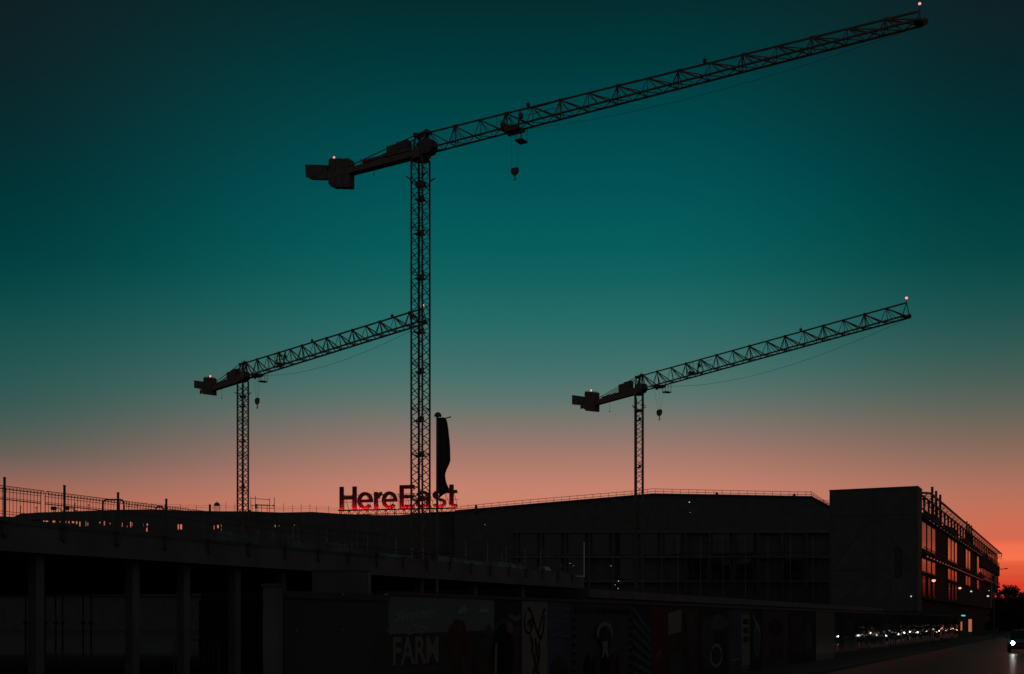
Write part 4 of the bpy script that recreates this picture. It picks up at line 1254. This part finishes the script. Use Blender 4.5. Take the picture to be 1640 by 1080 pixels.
# terrace rail, posts, canopy
m = MB()
for z in (17.75, 18.3): m.bar(bp(5.2, -0.1, z), bp(186, -0.1, z), 0.05)
s = 5.5
while s < 186: m.bar(bp(s, -0.1, 17.3), bp(s, -0.1, 18.3), 0.05); s += 2.0
m.build('terrace_railing', M['steel'], blk)
m = MB()
for z in (12.2, 12.8): m.bar(bp(5.2, -0.25, z), bp(186, -0.25, z), 0.05)
s = 5.5
while s < 186: m.bar(bp(s, -0.25, 11.75), bp(s, -0.25, 12.8), 0.05); s += 2.0
m.build('balcony_railing', M['steel'], blk)
for k in range(31):
    s = 6.0 + k * 6.0
    if s > 186: break
    m = MB(); m.bar(bp(s, 3.0, 17.3), bp(s, 3.0, 20.6), 0.2); m.build('rear_post', M['steel'], blk)
    m = MB(); m.bar(bp(s, 0.5, 17.3), bp(s, 0.5, 20.6), 0.24)
    m.bar(bp(s, 0.5, 19.4), bp(s, -0.6, 20.6), 0.12); m.bar(bp(s, 0.5, 19.0), bp(s + 1.6, 0.5, 20.55), 0.12); m.bar(bp(s, 0.5, 19.0), bp(s - 1.6, 0.5, 20.55), 0.12)
    m.build('canopy_post', M['steel'], blk)
m = MB()
m.bar(bp(9.0, -0.75, 20.95), bp(186.5, -0.75, 20.95), 0.22, 0.3); m.bar(bp(5.2, 0.5, 20.72), bp(186, 0.5, 20.72), 0.16, 0.22); m.bar(bp(5.2, 3.0, 20.72), bp(186, 3.0, 20.72), 0.16, 0.22)
m.bar(bp(5.1, 0.4, 20.7), bp(9.0, -0.75, 20.95), 0.22, 0.3)
s = 9.0
while s < 186.5:
    m.bar(bp(s, -0.75, 20.94), bp(s, 3.2, 20.94), 0.3, 0.07); s += 2.4
m.build('canopy', M['steel'], blk)
for s0, s1, w0, w1, z1 in ((31, 40, 1.2, 6, 19.8), (62, 76, 1.2, 6, 19.9), (96, 108, 1.2, 6, 19.6), (118, 150, 1.4, 6, 19.2), (8, 18, 6, 10, 19.2)):
    m = MB(); bbox(m, s0, s1, w0, w1, 17.302, z1); bbox(m, s0 + .5, s0 + 2, w0 + 1, w0 + 2, z1 + .002, z1 + .3); m.build('plant_room', M['clad2'], blk)
for px, zt, Yf_ in ((1493, 25.8, 210.8), (1499.2, 25.7, 216.5), (1505.8, 25.7, 223), (1548.4, 25.0, 274.5), (1551.9, 24.9, 279.8), (1555.6, 24.9, 285)):
    m = MB(); a = at(px, 0, Yf_)
    m.tube(Vector((a.x, Yf_, 17.305)), Vector((a.x, Yf_, zt)), 0.22 if Yf_ < 250 else 0.2, 12); m.tube(Vector((a.x, Yf_, zt)), Vector((a.x, Yf_, zt + 0.06)), 0.24, 12); m.build('flue', M['steel'], blk)
# open steel end bay: floors and thin posts with the sky between them
for a_, b_, w0, w1, z0, z1 in ((117.003, 186, -0.2, 0.6, 14.75, 17.0), (117.003, 186, 0.25, 9, 10.4, 12.25), (117.003, 166, 0.25, 9, 5.505, 10.39), (117.003, 180, 0.25, 12, -0.14, 5.19), (117.003, 142, 1.2, 6, 12.253, 13.9)):
    m = MB(); bbox(m, a_, b_, w0, w1, z0, z1); m.build('end_bay_floor', M['street_clad'], blk)
for k in range(15):
    s = 119 + k * 4.6
    m = MB(); m.bar(bp(s, 0.1, 12.255), bp(s, 0.1, 14.745), 0.2); m.build('end_bay_post', M['steel'], blk)
for s in (172, 185):
    m = MB(); m.bar(bp(s, 0.4, 5.5), bp(s, 0.4, 10.39), 0.3); m.build('end_bay_post', M['steel'], blk)
for pts in ((bp(130, -1.5, 5.2), bp(146, -0.6, 13.5)), (bp(168, -1.5, 5.2), bp(150, -0.6, 13.5))):
    m = MB(); m.bar(pts[0], pts[1], 0.3); m.build('raking_strut', M['galv'], blk)
m = MB(); m.bar(bp(184.5, -0.6, 19.3), bp(186.3, -0.7, 20.8), 0.12); m.build('canopy_strut', M['steel'], blk)

# wall lamps on the street front
for px, py, r_, mk, lb in ((1495.4, 930, 0.30, 'l_orange', 'bright orange wall lamp on the street front of the tall block, nearest one'), (1537.4, 942, 0.27, 'l_orange', 'bright orange wall lamp on the street front of the tall block, second one'),
                           (1555.4, 947.3, 0.2, 'l_white', 'small white wall lamp right of the two orange lamps'), (1582.3, 954.8, 0.26, 'l_white', 'white lamp low on the far end of the street front'), (1584, 946, 0.1, 'l_white', 'tiny white lamp high on the far end of the street front')):
    Yl = 22.0 / (0.479 - (px - 820) / F)
    c = at(px, py, Yl)
    e_ = empty('wall_lamp', c, lb, 'lamp', 'lamps on the street front of the tall block')
    m = MB(); m.ball(c, r_, 10, 0.8); m.build('lamp_glass', M[mk], e_)
    m = MB(); m.tube(c + UP * r_ * 0.5, c + UP * (r_ + 0.1), r_ * 0.9, 10, r_ * 0.3); m.bar(c + UP * (r_ + 0.05), c + UP * (r_ + 0.05) + PERP * 0.95, 0.07); m.build('bracket', M['steel'], e_)

# cabin at the end of the hoarding
Yk = 146.0
e_ = empty('kiosk', at(1547, 1018, Yk), 'small dark kiosk at the far end of the hoarding with two glowing sky-reflection panes', 'kiosk')
a, b_ = at(1538, 988, Yk), at(1557.5, 1019, Yk)
m = MB(); m.box(a.x, Yk, 0.0, b_.x, Yk + 1.8, a.z); m.build('body', M['clad2'], e_)
m = MB(); m.box(a.x - .1, Yk - .1, a.z + .002, b_.x + .1, Yk + 1.9, a.z + .12); m.build('roof', M['steel'], e_)
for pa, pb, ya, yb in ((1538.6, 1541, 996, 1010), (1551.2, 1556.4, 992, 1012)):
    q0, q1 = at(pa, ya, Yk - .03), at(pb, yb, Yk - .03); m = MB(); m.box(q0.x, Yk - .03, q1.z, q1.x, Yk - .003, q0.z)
    m.build('window', M['l_sky_pane'], e_)  # orange sky reflection put in as glow; nothing is lit inside
c = at(1542.6, 986.2, Yk); m = MB(); m.cbox(c, Vector((0.42, 0, 0)), Vector((0, 0.2, 0)), UP * 0.16); m.build('green_lamp', M['l_green'], e_)

# ------------------------------------------------------------------ flagpoles, lamp posts
def flagpole(px, Y, ztop, r, prof_, label, spread=1.0, wscale=1.0):
    a = at(px, 0, Y); x = a.x
    fp = empty('flagpole', Vector((x, Y, -0.14)), label, 'flagpole', 'flagpoles behind the hoarding')
    m = MB(); m.tube(Vector((x, Y, -0.14)), Vector((x, Y, ztop - 0.05)), r, 12, r * 0.75); m.build('pole', M['concrete'], fp)
    m = MB()
    for i in range(5):
        t0_, t1_ = i / 5, (i + 1) / 5
        m.tube(Vector((x + .02, Y, ztop - 0.06 + 0.13 * math.sin(t0_ * 1.5))), Vector((x + .02, Y, ztop - 0.06 + 0.13 * math.sin(t1_ * 1.5))), 0.115 * math.cos(t0_ * 1.5), 12, 0.115 * math.cos(t1_ * 1.5))
    m.build('finial', M['steel'], fp)
    m = MB(); m.tube(Vector((x, Y, ztop - 0.19)), Vector((x + 0.42 * wscale, Y, ztop - 0.07)), 0.018, 8); m.build('arm', M['steel'], fp)
    fl = empty('flag', Vector((x, Y, ztop - 0.2)))
    bpy.data.objects.remove(fl)
    rows = []
    n = 30
    fine = []
    for i in range((len(prof_) - 1) * 5 + 1):          # smooth the edge between the measured rows
        q = i / 5; i1 = min(int(q), len(prof_) - 2); u_ = q - i1
        p0, p1, p2, p3 = prof_[max(i1 - 1, 0)], prof_[i1], prof_[i1 + 1], prof_[min(i1 + 2, len(prof_) - 1)]
        fine.append(tuple(0.5 * (2 * b_ + (c_ - a_) * u_ + (2 * a_ - 5 * b_ + 4 * c_ - d_) * u_ ** 2 + (3 * b_ - a_ - 3 * c_ + d_) * u_ ** 3) for a_, b_, c_, d_ in zip(p0, p1, p2, p3)))
    for (py, xa, xb) in fine:
        row = []
        z = EYE + (HOR - py) / F * Y
        for k in range(n + 1):
            f = k / n
            xx = (xa + (xb - xa) * f - 820) / F * Y
            yy = Y + (0.05 * math.sin(f * 15 + py * 0.004) + 0.015 * math.sin(f * 31)) * (0.3 + 0.7 * min(1, f * 3))
            row.append(Vector((xx, yy, z)))
        rows.append(row)
    m = MB()
    for r0, r1 in zip(rows, rows[1:]):
        for k in range(n):
            m.face([r0[k], r0[k + 1], r1[k + 1], r1[k]])
    fo = m.build('limp_flag', M['flag'], fp, True)
    sm = fo.modifiers.new('thick', 'SOLIDIFY'); sm.thickness = 0.006
fprof = [(669, 701.5, 709), (671, 701.2, 713.5), (676, 701.2, 716), (686, 701.2, 717.8), (700, 701, 719.3), (715, 701, 721), (728, 701, 721.4), (738, 701, 721.2), (746, 701, 718.5), (753, 701, 715.2), (760, 701, 713.2), (768, 701, 713.6),
         (776, 701, 715.6), (783, 701.5, 719.2), (786, 703, 718.6), (789, 703, 716), (793, 703, 709.5), (797, 703, 704.5)]
flagpole(700.3, 36.0, EYE + (HOR - 664) / F * 36, 0.045, fprof, 'tall flagpole with a limp dark flag right of the tallest crane mast')
f2 = [(877, 1431, 1438), (880, 1431, 1445), (890, 1431, 1446.5), (902, 1431, 1447), (914, 1431, 1445), (922, 1431, 1446), (926, 1432, 1440)]
flagpole(1430.3, 113.0, 9.1, 0.055, f2, 'far flagpole with a limp flag in front of the dark end wall', 1, 2.0)

lp = empty('lamp_post', at(1459, 990, 105), 'short lamp post with a flat head before the tall block', 'lamp post')
m = MB(); a = at(1459, 944, 105); m.tube(Vector((a.x, 105, -0.14)), a, 0.06, 10); m.build('pole', M['steel'], lp)
m = MB(); m.cbox(a + UP * 0.05, Vector((0.7, 0, 0)), Vector((0, 0.4, 0)), UP * 0.1); m.build('lamp_head', M['steel'], lp)
m = MB(); c = at(1459.3, 955.4, 104.85); m.ball(c, 0.06, 8); m.bar(c, c + Vector((0, 0.12, 0)), 0.04); m.build('marker_light', M['l_white'], lp)
sl = empty('street_lamp', at(1592, 1000, 136), 'tall street lamp with a long arm reaching right against the red sky', 'street lamp')
m = MB(); a = at(1592, 912, 136); m.tube(Vector((a.x, 136, -0.1)), a, 0.09, 10, 0.06); m.build('pole', M['steel'], sl)
m = MB(); a2 = at(1607, 911.6, 136); m.tube(a, a2, 0.045, 8); m.build('arm', M['steel'], sl)
m = MB(); c = at(1611, 911.3, 136)
for i in range(4):
    t0_, t1_ = i / 4, (i + 1) / 4
    m.v, m.f, m.m = m.v, m.f, m.m
    m.tube(c + UP * (0.12 * math.sin(t0_ * 1.5) - .02), c + UP * (0.12 * math.sin(t1_ * 1.5) - .02), 0.24 * math.cos(t0_ * 1.5) + 0.01, 14, 0.24 * math.cos(t1_ * 1.5) + 0.01)
m.build('lamp_head', M['steel'], sl)

# small site lamps scattered over the dark buildings
LAMPS = [(1104, 804.5, 260.5, 0.15, 'white lamp high on the hall wall just right of the crane mast'), (1105.3, 821, 260.5, 0.07, 'dim lamp below the brighter one on the hall wall'), (990.6, 931, 258.6, 0.12, 'upper lamp of the small pair low on the hall wall'),
         (990, 942.8, 258.6, 0.1, 'lower lamp of the small pair low on the hall wall'), (985.5, 937, 258.6, 0.07, 'faint lamp left of the small pair low on the hall wall'), (913, 902.5, 258.6, 0.08, 'faint lamp left of the white post, upper one'), (918.5, 906, 258.6, 0.08, 'faint lamp left of the white post, lower one'), (978.6, 906.6, 258.6, 0.08, 'faint lamp on the second floor edge of the hall'),
         (834, 908, 258.6, 0.08, 'faint lamp at the left end of the hall floor'), (382.2, 875, 268.8, 0.11, 'lamp low on the left wing, left one under the crane mast'), (397.6, 875.8, 268.8, 0.22, 'brighter lamp low on the left wing under the crane mast'), (447, 842.6, 268.8, 0.06, 'faint lamp on the left wing right of the crane mast'),
         (471.5, 841.3, 268.8, 0.09, 'lamp on the left wing between crane mast and sign'), (500, 874.5, 268.8, 0.1, 'lamp low on the left wing left of the sign'), (776.6, 840.5, 260.7, 0.06, 'faint lamp on the hall wall right of the flagpole')]
for px, py, Y, r_, lb in LAMPS:
    c = at(px, py, Y); e_ = empty('site_lamp', c, lb, 'lamp', 'small site lamps on the dark buildings')
    m = MB(); m.ball(c, r_ * 0.75, 8); m.build('lamp_glass', M['l_white'], e_)
    m = MB(); m.bar(c + UP * r_, c + Vector((0, YH - 0.01 - Y if Y < 265 else YW - 0.01 - Y, r_)), 0.05); m.build('bracket', M['steel'], e_)

# ------------------------------------------------------------------ cars
def make_car(hm, hr=0.13):
    c0 = Vector((0, 0, 0)); cr = empty('oncoming_car', c0)
    # local axes: front faces -Y
    secs = [(-2.15, 0.62, 0.34, 0.70), (-2.05, 0.80, 0.28, 0.80), (-1.6, 0.88, 0.24, 0.90), (-0.95, 0.90, 0.24, 0.98), (-0.9, 0.90, 0.24, 1.0), (1.6, 0.90, 0.26, 1.0), (2.0, 0.86, 0.30, 0.98), (2.15, 0.78, 0.40, 0.9)]
    m = MB(); rings = []
    for y, hw, z0, z1 in secs:
        rings.append([Vector((-hw * .9, y, z0)), Vector((-hw, y, z0 + .15)), Vector((-hw, y, z1 - .18)), Vector((-hw * .9, y, z1 - .03)), Vector((-hw * .4, y, z1)), Vector((hw * .4, y, z1)), Vector((hw * .9, y, z1 - .03)), Vector((hw, y, z1 - .18)), Vector((hw, y, z0 + .15)), Vector((hw * .9, y, z0))])
    for r0, r1 in zip(rings, rings[1:]):
        for k in range(10):
            m.face([r0[k], r0[(k + 1) % 10], r1[(k + 1) % 10], r1[k]])
    m.face(rings[0][::-1]); m.face(rings[-1])
    m.build('body', M['car'], cr)
    m = MB()
    lo = [Vector((-.78, -1.0, .97)), Vector((.78, -1.0, .97)), Vector((.78, 1.9, .97)), Vector((-.78, 1.9, .97))]; hi = [Vector((-.60, -.25, 1.44)), Vector((.60, -.25, 1.44)), Vector((.60, 1.35, 1.45)), Vector((-.60, 1.35, 1.45))]
    m.hexa(lo + hi); m.build('glasshouse', M['carglass'], cr)
    m = MB(); m.hexa([Vector((-.64, -.32, 1.43)), Vector((.64, -.32, 1.43)), Vector((.64, 1.45, 1.44)), Vector((-.64, 1.45, 1.44)), Vector((-.56, -.15, 1.50)), Vector((.56, -.15, 1.50)), Vector((.56, 1.3, 1.50)), Vector((-.56, 1.3, 1.50))]); m.build('roof', M['car'], cr)
    for sx_ in (-1, 1):
        for y in (-1.35, 1.35):
            m = MB(); m.tube(Vector((sx_ * .70, y, .32)), Vector((sx_ * .91, y, .32)), 0.32, 18); w_ = m.build('wheel', M['tyre'], cr)
            m = MB(); m.tube(Vector((sx_ * .90, y, .32)), Vector((sx_ * .925, y, .32)), 0.19, 14); m.build('rim', M['rim'], w_)
        m = MB(); m.tube(Vector((sx_ * .60, -2.16, .66)), Vector((sx_ * .60, -2.0, .67)), hr, 14); m.build('headlight', M[hm], cr)
        m = MB(); m.cbox(Vector((sx_ * .98, -.75, 1.03)), Vector((.16, 0, 0)), Vector((0, .1, 0)), Vector((0, 0, .12))); m.bar(Vector((sx_ * .88, -.72, .99)), Vector((sx_ * .96, -.74, 1.02)), 0.04); m.build('wing_mirror', M['car'], cr)
    m = MB(); m.cbox(Vector((0, -2.165, .5)), Vector((.9, 0, 0)), Vector((0, .03, 0)), Vector((0, 0, .14))); m.build('grille', M['black'], cr)
    return cr
yaw = -math.atan2(D.x, D.y)
car = make_car('l_near', 0.105)
ROADZ = -0.11
def lane(Y, off=8.0): 
    p = hoard_pt(Y, off); p.z = ROADZ; return p
c = at(1637, 0, 80)
car.location = (c.x, 80, ROADZ); car.rotation_euler = (0, 0, yaw + 0.06)
tag(car, 'dark car with bright headlights coming into view at the right edge of the road', 'car', 'cars queuing along the road')
warm = make_car('l_warm', 0.10)
cool = make_car('l_head', 0.095)
first = True
for Y, off, src in ((118, 8.2, 'c'), (126, 8.6, 'c'), (134, 8.3, 'c'), (144, 8.5, 'c'), (153, 8.2, 'c'), (160, 8.5, 'w'), (171, 8.3, 'w'), (182, 8.1, 'w'), (201, 8.5, 'w'), (213, 8.4, 'w'), (226, 8.2, 'w'), (241, 8.5, 'w'), (258, 8.4, 'w')):
    if Y == 118:
        q = cool
    elif src == 'w' and first:
        q = warm; first = False
    else:
        q = copy_tree(cool if src == 'c' else warm)
    q.location = lane(Y, off); q.rotation_euler = (0, 0, yaw)
    tag(q, 'car queuing outside the right border, its headlights mirrored in the glossy hoarding', 'car', 'cars queuing along the road')

# ------------------------------------------------------------------ trees
def leaf_quad(mb, c, r, rnd):
    u = Vector((rnd.gauss(0, 1), rnd.gauss(0, 1), rnd.gauss(0, 1))).normalized(); v = u.orthogonal().normalized()
    v = Matrix.Rotation(rnd.random() * 6.3, 3, u) @ v; w_ = u.cross(v)
    mb.face([c - v * r, c - w_ * r * 0.6, c + v * r, c + w_ * r * 0.6])
def make_tree(px, Y, ytop, rad, nclump, label, seed, dens=130, sprigs=False):
    rnd = random.Random(seed)
    base = Vector((at(px, 0, Y).x, Y, -0.15)); H = EYE + (HOR - ytop) / F * Y
    t = empty('street_tree', base, label, 'tree', 'trees at the end of the road')
    m = MB(); m.tube(base, base + UP * H * 0.35, 0.18, 8, 0.13); m.tube(base + UP * H * 0.35, base + UP * H * 0.8 + Vector((.2, 0, 0)), 0.13, 8, 0.04)
    cl = []
    for k in range(nclump):
        f = rnd.random(); z = H * (0.12 + 0.84 * f); rr = rad * (1.0 - 0.75 * max(0, (f - 0.45) / 0.55) ** 1.6) * math.sqrt(rnd.random())
        a = rnd.random() * 6.28; c = base + Vector((rr * math.cos(a), rr * math.sin(a), z)); cl.append(c)
        if k % 3 == 0: m.tube(base + UP * (z * 0.7), c, 0.05, 5, 0.015)
    for k in range(14 if sprigs else 5):
        a = rnd.random() * 6.28; f = 0.45 + 0.4 * rnd.random(); s_ = base + UP * H * f
        e2 = s_ + Vector((math.cos(a) * rad * .7, math.sin(a) * rad * .5, H * (1.06 - f) * (0.7 + .35 * rnd.random()))); m.tube(s_, e2, 0.03, 4, 0.008)
        if sprigs: cl.append(s_.lerp(e2, 0.8))
    m.build('trunk', M['bark'], t)
    m = MB()
    for c in cl:
        R_ = rad * (0.20 + 0.16 * rnd.random()) * (0.45 if sprigs else 1)
        for i in range(dens if not sprigs else 22):
            d = Vector((rnd.gauss(0, 1), rnd.gauss(0, 1), rnd.gauss(0, .8))); d = d.normalized() * R_ * rnd.random() ** 0.4
            leaf_quad(m, c + d, 0.10 + 0.12 * rnd.random(), rnd)
    m.build('crown', M['leaf'], t)
make_tree(1618, 230, 937.5, 2.7, 70, 'round full tree dark against the red sky behind the street lamp', 3)
make_tree(1641, 222, 949, 2.4, 60, 'lower bushy tree at the right border above the car', 4)
make_tree(1603, 240, 938, 1.9, 40, 'sparse young tree with thin twigs between the block and the full tree', 7, 60, True)
make_tree(1630, 260, 958, 3.0, 60, 'low broad tree behind the two darker trees at the right', 9)
make_tree(1600, 215, 958, 1.9, 50, 'low shrubby tree at the foot of the block end', 12)
# trees closing the street end, plus an unseen side belt blocking sky reflections
rnd = random.Random(21)
m = MB()
def belt(c, hgt, nn):
    for i in range(nn):
        z = hgt * rnd.random() ** 0.8
        leaf_quad(m, Vector((c.x + rnd.gauss(0, 1.6), c.y + rnd.gauss(0, 1.6), z)), 0.5 + 0.5 * rnd.random(), rnd)
for k in range(54):
    Y = 2 + k * 9; c = hoard_pt(Y, 22 + rnd.random() * 5); belt(c, 5.5 + 2.5 * rnd.random() + Y * 0.004, 170)
for k in range(54):
    a, b_ = hoard_pt(Y_ := 0 + k * 9, 25.0), hoard_pt(Y_ + 9, 25.0)
    ha, hb_ = 4.6 + 1.2 * math.sin(k * 1.7), 4.6 + 1.2 * math.sin((k + 1) * 1.7)
    e = -PERP * 2.0
    z0 = UP * -0.1
    m.hexa([a + z0, b_ + z0, b_ + e + z0, a + e + z0, a + UP * ha, b_ + UP * hb_, b_ + e + UP * hb_, a + e + UP * ha])  # solid core added inside the unseen belt to block sky reflections
for k in range(26):
    c = Vector((at(1560 + k * 8, 0, 470).x, 470 + rnd.random() * 8, 0)); belt(c, 7.5 + 2.0 * rnd.random(), 190)
tag(m.build('wood_and_sky_screen', M['leaf']), 'dark trees closing the far end of the road, with an unseen belt blocking sky reflections', 'wood', kind='stuff')
